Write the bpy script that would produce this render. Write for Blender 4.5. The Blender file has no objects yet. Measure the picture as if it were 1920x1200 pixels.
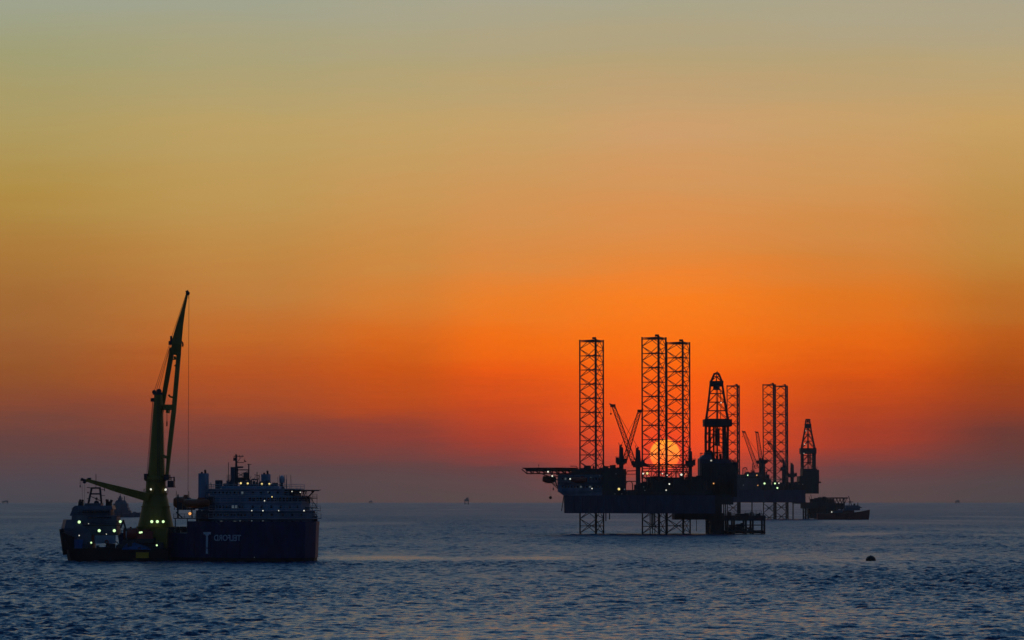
import bpy, math, random
import numpy as np
from mathutils import Vector, Matrix

# ------------------------------------------------------------------ camera
SC = bpy.context.scene
COL = SC.collection
F = 5990.0            # focal length in pixels of a 1920 wide frame
H = 14.3              # eye height over the water
PITCH = math.atan((936.4 - 600) * -1 / F) * -1
cd = bpy.data.cameras.new('camera')
cam = bpy.data.objects.new('camera', cd)
COL.objects.link(cam)
cd.sensor_fit = 'HORIZONTAL'
cd.angle_x = 2 * math.atan(960 / F)
cd.clip_start = 1.0
cd.clip_end = 60000.0
cam.location = (0, 0, H)
cam.rotation_euler = (math.pi / 2 + PITCH, 0, 0)
SC.camera = cam
SC.render.resolution_x = 1920
SC.render.resolution_y = 1200

SUN_AZ = math.atan((1246.5 - 960) / F)          # to the right of straight ahead
SUN_EL = PITCH + math.atan((600 - 852) / F)
SUN_DIR = Vector((math.sin(SUN_AZ) * math.cos(SUN_EL), math.cos(SUN_AZ) * math.cos(SUN_EL), math.sin(SUN_EL)))

SC.view_settings.view_transform = 'Standard'
SC.view_settings.look = 'None'
SC.view_settings.exposure = 0.0
SC.view_settings.gamma = 1.0

# ------------------------------------------------------------------ world
def lin(c):
    c = c / 255.0
    return c / 12.92 if c <= 0.04045 else ((c + 0.055) / 1.055) ** 2.4
def L3(t):
    return (lin(t[0]), lin(t[1]), lin(t[2]), 1.0)

world = bpy.data.worlds.new('World')
SC.world = world
world.use_nodes = True
W = world.node_tree
W.nodes.clear()
def wn(t, **k):
    n = W.nodes.new(t)
    for a, b in k.items():
        setattr(n, a, b)
    return n
def wmath(op, a, b=None, c=None, clamp=False):
    n = wn('ShaderNodeMath', operation=op, use_clamp=clamp)
    for i, v in enumerate((a, b, c)):
        if v is None: continue
        if isinstance(v, (int, float)): n.inputs[i].default_value = v
        else: W.links.new(v, n.inputs[i])
    return n.outputs[0]
def wmix(f, a, b):
    n = wn('ShaderNodeMix', data_type='RGBA')
    if isinstance(f, (int, float)): n.inputs[0].default_value = f
    else: W.links.new(f, n.inputs[0])
    for i, v in ((6, a), (7, b)):
        if isinstance(v, tuple): n.inputs[i].default_value = v
        else: W.links.new(v, n.inputs[i])
    return n.outputs[2]
def wramp(f, stops):
    n = wn('ShaderNodeValToRGB')
    cr = n.color_ramp
    cr.interpolation = 'CARDINAL' if False else 'LINEAR'
    while len(cr.elements) > 1: cr.elements.remove(cr.elements[-1])
    cr.elements[0].position = stops[0][0]; cr.elements[0].color = stops[0][1]
    for p, c in stops[1:]:
        e = cr.elements.new(p); e.color = c
    W.links.new(f, n.inputs[0])
    return n.outputs[0]
tc = wn('ShaderNodeTexCoord')
vec = tc.outputs['Generated']
sep = wn('ShaderNodeSeparateXYZ'); W.links.new(vec, sep.inputs[0])
X_, Y_, Z_ = sep.outputs
elev0 = wmath('MULTIPLY', wmath('ARCSINE', Z_), 180 / math.pi)
azim = wmath('MULTIPLY', wmath('ARCTAN2', X_, Y_), 180 / math.pi)
# soft layered unevenness of the dusty air
mp = wn('ShaderNodeMapping'); W.links.new(vec, mp.inputs[0]); mp.inputs['Scale'].default_value = (9, 9, 95)
nz = wn('ShaderNodeTexNoise'); W.links.new(mp.outputs[0], nz.inputs['Vector'])
nz.inputs['Scale'].default_value = 1.0; nz.inputs['Detail'].default_value = 3.0
wob = wmath('MULTIPLY', wmath('SUBTRACT', nz.outputs[0], 0.5), 0.75)
mp2 = wn('ShaderNodeMapping'); W.links.new(vec, mp2.inputs[0]); mp2.inputs['Scale'].default_value = (14, 14, 330); mp2.inputs['Rotation'].default_value = (0, .006, 0)
nz2 = wn('ShaderNodeTexNoise'); W.links.new(mp2.outputs[0], nz2.inputs['Vector']); nz2.inputs['Detail'].default_value = 4.0
wob = wmath('ADD', wob, wmath('MULTIPLY', wmath('SUBTRACT', nz2.outputs[0], 0.5), 0.34))
elev = wmath('ADD', elev0, wob)
YS = [0, 120, 240, 360, 480, 560, 640, 700, 760, 820, 880, 935]
TAB = {
 0:   [(159,164,143),(161,159,118),(175,155,96),(177,143,71),(173,121,56),(166,109,51),(159,96,46),(150,84,38),(137,72,46),(104,65,60),(88,67,70),(74,66,74)],
 480: [(161,164,143),(172,162,120),(188,161,102),(191,153,87),(193,138,69),(194,123,56),(196,106,38),(186,84,28),(163,73,37),(122,63,54),(92,65,66),(84,67,68)],
 760: [(166,165,143),(176,163,121),(194,162,104),(202,152,87),(206,140,68),(217,127,48),(220,106,24),(207,86,10),(188,73,20),(140,60,48),(101,65,63),(92,69,66)],
 930: [(168,165,143),(179,163,122),(198,162,105),(208,151,88),(218,140,68),(238,128,38),(246,110,10),(238,90,4),(208,74,20),(172,60,36),(110,62,60),(96,70,66)],
 1250:[(168,165,140),(182,162,120),(205,160,110),(214,150,88),(229,137,59),(253,127,27),(255,114,8),(255,101,1),(254,89,5),(252,76,16),(196,62,36),(110,68,62)],
 1630:[(170,165,142),(182,162,120),(201,160,105),(209,149,85),(212,132,58),(226,119,30),(233,104,9),(220,84,2),(192,70,16),(168,58,32),(114,62,58),(94,69,66)],
 1900:[(168,163,142),(182,164,123),(199,160,99),(193,147,80),(192,132,58),(190,114,40),(189,91,20),(171,73,10),(150,60,26),(110,56,46),(90,63,62),(80,66,64)],
}
f10 = wmath('DIVIDE', elev, 10.0, clamp=True)
ramps = []
for px in sorted(TAB):
    stops = []
    for y, c in zip(YS, TAB[px]):
        stops.append((max(0.0, (936.4 - y) * 0.0095563 / 10), L3(c)))
    stops.reverse()
    stops.append((1.0, L3((160, 161, 146))))
    ramps.append((math.degrees(math.atan((px - 960) / F)), wramp(f10, stops)))
def smooth(v, a, b):
    n = wn('ShaderNodeMapRange', interpolation_type='SMOOTHSTEP')
    W.links.new(v, n.inputs[0]); n.inputs[1].default_value = a; n.inputs[2].default_value = b
    return n.outputs[0]
low = ramps[0][1]
for i in range(1, len(ramps)):
    low = wmix(smooth(azim, ramps[i - 1][0], ramps[i][0]), low, ramps[i][1])
# sky above the frame, then the dim blue half of the sky behind the viewer
f90 = wmath('DIVIDE', elev0, 90.0, clamp=True)
def C(r, g, b): return (r, g, b, 1.0)
high = wramp(f90, [(0.0, C(.36,.36,.28)), (0.111, C(.352,.358,.288)), (0.15, C(.24,.30,.36)), (0.21, C(.145,.27,.39)), (0.34, C(.052,.185,.36)), (0.6, C(.018,.10,.225)), (1.0, C(.008,.04,.11))])
front = wmix(smooth(elev0, 8.8, 10.2), low, high)
back = wramp(f90, [(0.0, C(.022,.028,.048)), (0.06, C(.030,.038,.062)), (0.18, C(.024,.045,.09)), (0.45, C(.013,.042,.105)), (1.0, C(.008,.04,.11))])
absaz = wmath('ABSOLUTE', wmath('SUBTRACT', azim, 2.7))
sky = wmix(smooth(absaz, 11.0, 75.0), front, back)
below = smooth(elev0, -0.9, -0.15)
sky = wmix(below, C(.02, .03, .05), sky)
# the sun's disc, yellow above and red below where the haze is thicker
dp = wn('ShaderNodeVectorMath', operation='DISTANCE')
nrm = wn('ShaderNodeVectorMath', operation='NORMALIZE'); W.links.new(vec, nrm.inputs[0])
W.links.new(nrm.outputs[0], dp.inputs[0]); dp.inputs[1].default_value = SUN_DIR
dist = wmath('MULTIPLY', dp.outputs['Value'], 180 / math.pi)
disc = smooth(dist, 0.283, 0.252)
sunc = wramp(wmath('DIVIDE', wmath('SUBTRACT', elev0, math.degrees(SUN_EL) - 0.27), 0.54, clamp=True),
             [(0.0, C(1.5, .15, .012)), (0.2, C(1.6, .21, .018)), (0.5, C(1.7, .33, .035)), (0.8, C(1.8, .43, .035)), (1.0, C(1.8, .56, .025))])
glow = wmath('MULTIPLY', smooth(dist, 0.62, 0.26), 0.55)
sky = wmix(glow, sky, C(1.0, .055, .012))
sky = wmix(disc, sky, sunc)
# a thread of the physical sky under the graded dusk
ns = wn('ShaderNodeTexSky', sky_type='NISHITA'); ns.sun_disc = False
ns.sun_elevation = SUN_EL; ns.sun_rotation = SUN_AZ; ns.dust_density = 6.0; ns.air_density = 2.0
bg = wn('ShaderNodeBackground'); W.links.new(sky, bg.inputs[0]); bg.inputs[1].default_value = 1.0
bg2 = wn('ShaderNodeBackground'); W.links.new(ns.outputs[0], bg2.inputs[0]); bg2.inputs[1].default_value = 0.004
ad = wn('ShaderNodeAddShader'); W.links.new(bg.outputs[0], ad.inputs[0]); W.links.new(bg2.outputs[0], ad.inputs[1])
wo = wn('ShaderNodeOutputWorld'); W.links.new(ad.outputs[0], wo.inputs[0])

# ------------------------------------------------------------------ sun
sd = bpy.data.lights.new('sun', 'SUN')
sd.energy = 0.002; sd.angle = math.radians(0.53); sd.color = (1.0, .32, .06)
so = bpy.data.objects.new('sun', sd); COL.objects.link(so)
so.rotation_euler = (-SUN_DIR).to_track_quat('-Z', 'Y').to_euler()

# ------------------------------------------------------------------ materials
def mat(name, col, rough=0.55, metal=0.0, var=0.25, scale=0.35, emit=None, es=0.0, spec=None):
    m = bpy.data.materials.new(name); m.use_nodes = True
    nt = m.node_tree; b = nt.nodes['Principled BSDF']
    b.inputs['Roughness'].default_value = rough; b.inputs['Metallic'].default_value = metal
    if spec is not None: b.inputs['Specular IOR Level'].default_value = spec
    if emit:
        b.inputs['Base Color'].default_value = (*col, 1)
        b.inputs['Emission Color'].default_value = (*emit, 1); b.inputs['Emission Strength'].default_value = es
        return m
    t = nt.nodes.new('ShaderNodeTexCoord')
    mpn = nt.nodes.new('ShaderNodeMapping'); mpn.inputs['Scale'].default_value = (1, 1, .35)
    nt.links.new(t.outputs['Object'], mpn.inputs[0])
    n = nt.nodes.new('ShaderNodeTexNoise'); n.inputs['Scale'].default_value = scale; n.inputs['Detail'].default_value = 7
    nt.links.new(mpn.outputs[0], n.inputs['Vector'])
    r = nt.nodes.new('ShaderNodeValToRGB')
    r.color_ramp.elements[0].position = .35; r.color_ramp.elements[1].position = .68
    r.color_ramp.elements[0].color = (*[c * (1 - var) for c in col], 1)
    r.color_ramp.elements[1].color = (*[c * (1 + var * .6) for c in col], 1)
    nt.links.new(n.outputs[0], r.inputs[0]); nt.links.new(r.outputs[0], b.inputs['Base Color'])
    return m
M = dict(
    steel=mat('dark_painted_steel', (.045, .05, .06)),
    truss=mat('truss_steel', (.05, .045, .045), .6),
    hullrig=mat('rig_hull_paint', (.038, .070, .145), .5),
    house=mat('deckhouse_paint', (.19, .31, .44), .5),
    housew=mat('white_deckhouse_paint', (.42, .46, .50), .5),
    panel=mat('grey_cladding', (.10, .12, .15), .6),
    navy=mat('navy_hull_paint', (.010, .018, .105), .4, var=.35, scale=.8),
    boot=mat('antifouling_paint', (.012, .012, .016), .6),
    mark=mat('white_hull_marking', (.70, .80, .86), .5),
    yellow=mat('yellow_crane_paint', (.32, .235, .018), .5),
    yelbox=mat('yellow_container_paint', (.75, .45, .02), .5),
    orange=mat('orange_lifeboat_paint', (.30, .075, .025), .45),
    redhull=mat('red_hull_paint', (.15, .022, .028), .5),
    redtank=mat('red_tank_paint', (.30, .05, .04), .5),
    blue=mat('blue_tarpaulin', (.04, .16, .42), .7),
    grey=mat('grey_hull_paint', (.11, .15, .20), .5),
    bluegrey=mat('blue_grey_paint_and_haze_tone', (.09, .13, .19), .6),  # on the horizon platforms this paler tone stands in for haze
    deck=mat('deck_paint', (.04, .07, .06), .8),
    black=mat('black_rubber', (.012, .012, .014), .6),
    glass=mat('dark_window_glass', (.012, .016, .022), .12, spec=.6),
    cable=mat('steel_cable', (.06, .05, .05), .6),
    lens_g=mat('floodlight_lens', (.8, .8, .8), emit=(.66, 1.0, .46), es=1.35),
    lens_w=mat('lamp_lens', (.8, .8, .8), emit=(1.0, .98, .78), es=.95),
    lens_d=mat('dim_lamp_lens', (.8, .8, .8), emit=(.75, .9, .8), es=.07),
    lens_o=mat('amber_lamp_lens', (.8, .8, .8), emit=(1.0, .42, .10), es=1.0),
    lens_y=mat('yellow_lamp_lens', (.8, .8, .8), emit=(1.0, .76, .22), es=1.0),
)

# ------------------------------------------------------------------ mesh helpers
class MB:
    def __init__(s): s.v = []; s.f = []
    def add(s, vs, fs):
        k = len(s.v); s.v += [tuple(v) for v in vs]; s.f += [tuple(i + k for i in f) for f in fs]; return s
    def box(s, c, d, rz=0.0, tx=1.0, ty=1.0):
        hx, hy, hz = d[0] / 2, d[1] / 2, d[2] / 2; ca, sa = math.cos(rz), math.sin(rz); vs = []
        for z in (-1, 1):
            kx, ky = (1, 1) if z < 0 else (tx, ty)
            for x, y in ((-1, -1), (1, -1), (1, 1), (-1, 1)):
                a, b = x * hx * kx, y * hy * ky
                vs.append((c[0] + a * ca - b * sa, c[1] + a * sa + b * ca, c[2] + z * hz))
        return s.add(vs, [(3, 2, 1, 0), (4, 5, 6, 7), (0, 1, 5, 4), (1, 2, 6, 5), (2, 3, 7, 6), (3, 0, 4, 7)])
    def span(s, a, b):           # box between two corners
        return s.box([(a[i] + b[i]) / 2 for i in range(3)], [abs(a[i] - b[i]) for i in range(3)])
    def tube(s, p, q, r, n=6, r2=None):
        p = Vector(p); q = Vector(q); d = q - p
        if d.length < 1e-6: return s
        r2 = r if r2 is None else r2
        z = d.normalized(); x = z.cross(Vector((0, 0, 1)) if abs(z.z) < .95 else Vector((1, 0, 0))).normalized(); y = z.cross(x)
        vs = []
        for pt, rr in ((p, r), (q, r2)):
            for i in range(n):
                a = 2 * math.pi * i / n
                vs.append(pt + (x * math.cos(a) + y * math.sin(a)) * rr)
        fs = [(i, (i + 1) % n, n + (i + 1) % n, n + i) for i in range(n)] + [tuple(reversed(range(n))), tuple(range(n, 2 * n))]
        return s.add(vs, fs)
    def line(s, pts, r, n=5):
        for a, b in zip(pts, pts[1:]): s.tube(a, b, r, n)
        return s
    def prism(s, lo, hi, z0, z1):
        n = len(lo)
        vs = [(p[0], p[1], z0) for p in lo] + [(p[0], p[1], z1) for p in hi]
        return s.add(vs, [(i, (i + 1) % n, n + (i + 1) % n, n + i) for i in range(n)] + [tuple(reversed(range(n))), tuple(range(n, 2 * n))])
    def layers(s, rings):        # rings of equal length, closed top and bottom
        n = len(rings[0]); vs = [p for r in rings for p in r]; fs = []
        for k in range(len(rings) - 1):
            for i in range(n):
                fs.append((k * n + i, k * n + (i + 1) % n, (k + 1) * n + (i + 1) % n, (k + 1) * n + i))
        fs += [tuple(reversed(range(n))), tuple(range((len(rings) - 1) * n, len(rings) * n))]
        return s.add(vs, fs)
    def lathe(s, c, prof, n=16, sx=1.0, sy=1.0):
        return s.layers([[(c[0] + r * sx * math.cos(2 * math.pi * i / n), c[1] + r * sy * math.sin(2 * math.pi * i / n), c[2] + z) for i in range(n)] for z, r in prof])
    def ball(s, c, r, n=10, m=6, sx=1.0, sy=1.0, sz=1.0):
        return s.lathe(c, [(-r * sz * math.cos(math.pi * k / m), max(.02 * r, r * math.sin(math.pi * k / m))) for k in range(m + 1)], n, sx, sy)
    def truss(s, a, b, w0, w1, rc, rb, nb, up=Vector((0, 0, 1))):   # four-chord lattice boom
        a = Vector(a); b = Vector(b); z = (b - a).normalized(); x = z.cross(Vector((0, 1, 0))).normalized(); y = z.cross(x)
        R = []
        for k in range(nb + 1):
            t = k / nb; c = a.lerp(b, t); w = (w0 + (w1 - w0) * t) / 2
            R.append([c + x * w * i + y * w * j for i, j in ((-1, -1), (1, -1), (1, 1), (-1, 1))])
        for i in range(4):
            s.tube(R[0][i], R[-1][i], rc, 5)
            for k in range(nb):
                j = (i + 1) % 4
                s.tube(R[k][i if k % 2 else j], R[k + 1][j if k % 2 else i], rb, 4)
                s.tube(R[k][i], R[k][j], rb, 4)
        return s
    def rail(s, pts, h=1.1, r=.05, step=2.0):
        for a, b in zip(pts, pts[1:]):
            a = Vector(a); b = Vector(b); n = max(1, int((b - a).length / step))
            for k in range(n + 1):
                p = a.lerp(b, k / n); s.tube(p, p + Vector((0, 0, h)), r, 4)
            for q in (.5, 1): s.tube(a + Vector((0, 0, h * q)), b + Vector((0, 0, h * q)), r, 4)
        return s
    def build(s, name, m, parent=None, smooth=False):
        me = bpy.data.meshes.new(name); me.from_pydata(s.v, [], s.f); me.update()
        me.materials.append(M[m] if isinstance(m, str) else m)
        if smooth: me.shade_smooth()
        o = bpy.data.objects.new(name, me); COL.objects.link(o); o.parent = parent
        return o
def tag(o, label, cat=None, group=None):
    o['label'] = label
    if cat: o['category'] = cat
    if group: o['group'] = group
    return o
def thing(name, loc, label, cat, group=None):
    o = bpy.data.objects.new(name, None); COL.objects.link(o); o.location = loc; o.empty_display_size = 2
    return tag(o, label, cat, group)
def ray(px, py, D):
    u = (px - 960) / F; v = (600 - py) / F
    y = math.cos(PITCH) - v * math.sin(PITCH); z = math.sin(PITCH) + v * math.cos(PITCH)
    return Vector((u * D / y, D, H + z * D / y))
class Site:      # plan frame of one structure: origin on the water, measured points turned into its metres
    def __init__(s, px, D):
        s.D = D; o = ray(px, 936.4, D); s.o = Vector((o.x, D, 0)); s.s = F / D
    def P(s, px, py, dy=0.0):
        return ray(px, py, s.D + dy) - s.o
    def X(s, px, dy=0.0): return s.P(px, 936, dy).x
    def Z(s, py, dy=0.0): return s.P(960, py, dy).z

def lamp(S, parent, px, py, dy, r, kind, facing=-1):
    p = S.P(px, py, dy); r *= .80
    h = MB().box((p.x, p.y + r * .9, p.z), (r * 2.1, r * .9, r * 1.6)).box((p.x, p.y + r * 1.1, p.z - r * 1.2), (r * .4, r * .4, r * 1.4)).build('deck_light', 'steel', parent)
    MB().ball(p, r, 8, 5, sy=.55).build('lens', 'lens_' + kind, h, True)
    return h

# ------------------------------------------------------------------ the sea
def make_sea():
    rng = np.random.default_rng(7)
    dg = np.concatenate([np.arange(-26, -10, .045), np.linspace(-10, 10, 1320), np.arange(10.045, 26, .045), np.linspace(26.2, 333.8, 80)])
    az = np.radians(dg); az_s = np.radians(np.where(dg > 180, dg - 360, dg)); na = len(az)
    r = [0.5, 40., 90., 140., 180., 210.]
    while r[-1] < 3200: r.append(r[-1] * (1.0025 if r[-1] < 262 else 1.0010 if r[-1] < 750 else 1.0016) if r[-1] >= 205 else r[-1] + 20)
    while r[-1] < 14000: r.append(r[-1] * 1.02)
    r[-1] = 14000.; r = np.array(r); nr = len(r)
    R, A = np.meshgrid(r, az, indexing='ij')
    x = (R * np.sin(A)); y = (R * np.cos(A))
    def vn(sx, sy, seed, k=14):          # smooth pseudo noise, world space
        g = np.random.default_rng(seed); out = np.zeros_like(x)
        for _ in range(k):
            a = g.normal(0, 1, 2); out += np.sin(x / sx * a[0] + y / sy * a[1] + g.uniform(0, 6.28))
        return out / math.sqrt(k / 2)
    gust = 1.0 + .22 * np.clip(vn(60, 120, 3), -2, 2) + .10 * np.clip(vn(14, 30, 5), -2, 2)
    def band(c, w, x0, x1, soft, seed, depth):
        wob = vn(28, 1e6, seed, 8) * w * .38
        b = np.exp(-((y - c + wob) / w) ** 2)
        b *= np.clip(.62 + .45 * vn(9, 30, seed + 50, 10), 0, 1)
        b *= 1 / (1 + np.exp(-(x - x0) / soft)) / (1 + np.exp((x - x1) / soft))
        return 1 - depth * b
    calm = band(1290, 85, 95, 400, 18, 11, .80) * band(785, 50, -52, 22, 9, 12, .86) * band(795, 22, -200, -106, 3, 13, .7) * band(2080, 130, 230, 500, 20, 14, .7)
    calm *= 1 - .45 / (1 + np.exp(-(vn(45, 160, 21, 10) - 1.15) / .2))
    ripple = np.clip(gust, .35, 1.6) * calm
    dr = np.gradient(r)[:, None]
    z = np.zeros_like(x); dx = np.zeros_like(x); dyy = np.zeros_like(x)
    N = 84
    Ls = np.exp(rng.uniform(math.log(.9), math.log(8.0), N))
    for L in Ls:
        th = rng.normal(0, .62) + math.radians(190)
        k = 2 * math.pi / L; kx, ky = k * math.sin(th), k * math.cos(th)
        s0 = SLOPE / math.sqrt(N / 2) * (1.0 if L < 6 else .75)
        fade = np.clip(L / (2.2 * dr), 0, 1) ** 1.5
        a = s0 / k
        ph = kx * x + ky * y + rng.uniform(0, 6.28)
        sn, cs = np.sin(ph), np.cos(ph)
        z += a * fade * cs
        dx -= .8 * a * fade * (kx / k) * sn; dyy -= .8 * a * fade * (ky / k) * sn
    AS = np.abs(np.degrees(np.broadcast_to(az_s[None, :], R.shape)))
    edge = np.clip((26 - AS) / 7, 0, 1) * np.clip((R - 205) / 30, 0, 1); edge = edge * edge * (3 - 2 * edge)
    for s_ in (1.0,):
        m = ripple * edge
        z *= m; dx *= m; dyy *= m
    co = np.stack([x + dx, y + dyy, z], -1).reshape(-1, 3).astype(np.float32)
    idx = np.arange(nr * na).reshape(nr, na)
    a = idx[:-1, :]; b = idx[1:, :]
    q = np.stack([a, b, np.roll(b, -1, 1), np.roll(a, -1, 1)], -1).reshape(-1, 4)
    q = q[:, ::-1] if False else q
    me = bpy.data.meshes.new('sea')
    me.vertices.add(len(co)); me.vertices.foreach_set('co', co.ravel())
    me.loops.add(q.size); me.loops.foreach_set('vertex_index', q.ravel().astype(np.int32))
    me.polygons.add(len(q)); me.polygons.foreach_set('loop_start', np.arange(0, q.size, 4, dtype=np.int32))
    me.update(calc_edges=True)
    me.polygons.foreach_set('use_smooth', np.ones(len(q), dtype=bool))
    at = me.attributes.new('ripple', 'FLOAT', 'POINT'); at.data.foreach_set('value', ripple.reshape(-1).astype(np.float32))
    rf = np.clip(.23 + .20 * (np.log(np.maximum(R, 1) / 400) / math.log(5)), .22, .44)
    rf = rf * edge + .44 * (1 - edge)
    rf = rf * (.80 + .20 * np.clip(calm, 0, 1))
    at = me.attributes.new('unresolved', 'FLOAT', 'POINT'); at.data.foreach_set('value', rf.reshape(-1).astype(np.float32))
    me.flip_normals() if me.polygons[len(q) // 2].normal.z < 0 else None
    o = bpy.data.objects.new('sea', me); COL.objects.link(o); o['kind'] = 'structure'
    m = bpy.data.materials.new('sea_water'); m.use_nodes = True; nt = m.node_tree; bs = nt.nodes['Principled BSDF']
    bs.inputs['Base Color'].default_value = (.003, .050, .140, 1)
    ra = nt.nodes.new('ShaderNodeAttribute'); ra.attribute_name = 'unresolved'; nt.links.new(ra.outputs['Fac'], bs.inputs['Roughness']); bs.inputs['IOR'].default_value = 1.333
    # ripples finer than the mesh: a world-space slope field added to the wave normal
    g = nt.nodes.new('ShaderNodeNewGeometry')
    atn = nt.nodes.new('ShaderNodeAttribute'); atn.attribute_name = 'ripple'
    acc = None
    for sc, det, k, off in ((.55, 2.0, RIP * .8, 0.0), (2.6, 3.0, RIP, 37.0)):
        mpn = nt.nodes.new('ShaderNodeMapping'); mpn.inputs['Scale'].default_value = (sc * .75, sc * 1.15, sc); mpn.inputs['Location'].default_value = (off, off, 0)
        nt.links.new(g.outputs['Position'], mpn.inputs[0])
        n1 = nt.nodes.new('ShaderNodeTexNoise'); n1.inputs['Scale'].default_value = 1.0; n1.inputs['Detail'].default_value = det
        nt.links.new(mpn.outputs[0], n1.inputs['Vector'])
        v1 = nt.nodes.new('ShaderNodeVectorMath'); v1.operation = 'SUBTRACT'; nt.links.new(n1.outputs['Color'], v1.inputs[0]); v1.inputs[1].default_value = (.5, .5, .5)
        v2 = nt.nodes.new('ShaderNodeVectorMath'); v2.operation = 'MULTIPLY'; nt.links.new(v1.outputs[0], v2.inputs[0]); v2.inputs[1].default_value = (k * .8, k * 1.1, 0)
        if acc is None: acc = v2.outputs[0]
        else:
            v3 = nt.nodes.new('ShaderNodeVectorMath'); v3.operation = 'ADD'; nt.links.new(acc, v3.inputs[0]); nt.links.new(v2.outputs[0], v3.inputs[1]); acc = v3.outputs[0]
    v4 = nt.nodes.new('ShaderNodeVectorMath'); v4.operation = 'SCALE'; nt.links.new(acc, v4.inputs[0]); nt.links.new(atn.outputs['Fac'], v4.inputs['Scale'])
    v5 = nt.nodes.new('ShaderNodeVectorMath'); v5.operation = 'ADD'; nt.links.new(g.outputs['Normal'], v5.inputs[0]); nt.links.new(v4.outputs[0], v5.inputs[1])
    v6 = nt.nodes.new('ShaderNodeVectorMath'); v6.operation = 'NORMALIZE'; nt.links.new(v5.outputs[0], v6.inputs[0])
    nt.links.new(v6.outputs[0], bs.inputs['Normal'])
    me.materials.append(m)
SLOPE = .25
RIP = 1.3
make_sea()

# ------------------------------------------------------------------ jack-up parts
def jack_leg(root, base, side, phi, z0, z1, bay, rcs, rb):
    A = Vector((base.x, base.y, 0))
    c = [A, A + Vector((side * math.cos(phi), side * math.sin(phi), 0)), A + Vector((side * math.cos(phi - math.pi / 3), side * math.sin(phi - math.pi / 3), 0))]
    up = lambda p, z: Vector((p.x, p.y, z))
    m = MB(); z = z1
    while z > z0:
        mids = []
        for i in range(3):
            p, q = c[i], c[(i + 1) % 3]; mid = (p + q) / 2; mids.append(mid)
            m.tube(up(p, z), up(q, z), rb * 1.1, 5)
            for e in (p, q):
                m.tube(up(mid, z), up(e, max(z0, z - bay / 2)), rb, 5)
                if z < z1 - .1: m.tube(up(mid, z), up(e, z + bay / 2), rb, 5)
        for i in range(3): m.tube(up(mids[i], z), up(mids[(i + 1) % 3], z), rb * .9, 5)
        z -= bay
    leg = m.build('leg', 'truss', root)
    for p, r in zip(c, rcs):
        MB().tube(up(p, z0), up(p, z1 + .9), r, 8).build('chord', 'truss', leg)
    # top platform with a guard rail and lamp bracket
    t = MB()
    t.line([up(c[i % 3], z1 + .5) for i in range(4)], rb * 1.3)
    ctr = (c[0] + c[1] + c[2]) / 3
    t.box((c[2].x - .6, c[2].y + .6, z1 + 1.2), (1.6, 1.2, .8)); t.tube(up(ctr, z1), up(c[2], z1), rb); t.box((ctr.x - .5, ctr.y, z1 + .4), (2.6, 1.6, .5))
    t.tube(up(ctr, z1), up(ctr, z1 + 1.7), rb * .6)
    t.build('walkway', 'truss', leg)
    return leg

def derrick(root, S, dy, levels, band, crown, rc, rb, name='derrick'):
    """levels: (py, px_left, px_right) from the bottom up; square in plan"""
    m = MB(); rings = []
    for py, a, b in levels:
        z = S.Z(py, dy); xa, xb = S.X(a, dy), S.X(b, dy); w = (xb - xa) / 2; cx = (xa + xb) / 2
        rings.append([Vector((cx + i * w * .98, dy + j * w * .9 + i * w * .12, z)) for i, j in ((-1, -1), (1, -1), (1, 1), (-1, 1))])
    for k in range(len(rings)):
        for i in range(4):
            j = (i + 1) % 4; m.tube(rings[k][i], rings[k][j], rb, 4)
            if k + 1 < len(rings):
                m.tube(rings[k][i], rings[k + 1][i], rc, 6)
                mid0 = (rings[k][i] + rings[k][j]) / 2; mid1 = (rings[k + 1][i] + rings[k + 1][j]) / 2
                m.tube(rings[k][i], mid1, rb, 4); m.tube(rings[k][j], mid1, rb, 4)
                if i % 2 == 0: m.tube(mid0, mid1, rb * .9, 4)
    d = m.build(name, 'truss', root)
    py0, py1, a, b = band
    z0, z1 = S.Z(py0, dy), S.Z(py1, dy); xa, xb = S.X(a, dy), S.X(b, dy); w = (xb - xa) / 2; cx = (xa + xb) / 2; t = .25
    wb = MB()
    for k in (-1, 1):
        wb.box((cx, dy + k * w, (z0 + z1) / 2), (2 * w, t, z1 - z0)); wb.box((cx + k * (w - t / 2), dy, (z0 + z1) / 2), (t, 2 * w - t - .02, z1 - z0))
    wb.box((cx, dy, z0 + .15), (2 * w - .6, 2 * w - .6, .2))
    for i in range(9):
        x = cx - w + .3 + i * (2 * w - .6) / 8; wb.box((x, dy - w - .16, (z0 + z1) / 2), (.12, .08, z1 - z0 - .1))
    wb.build('monkey_board_windwall', 'steel', d)
    cb = MB()
    for py, pa, pb, hh in crown:
        z = S.Z(py, dy); xa, xb = S.X(pa, dy), S.X(pb, dy); cb.box(((xa + xb) / 2, dy, z - hh / 2), (xb - xa, (xb - xa), hh))
    cb.build('crown_block', 'steel', d)
    return d

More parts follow.
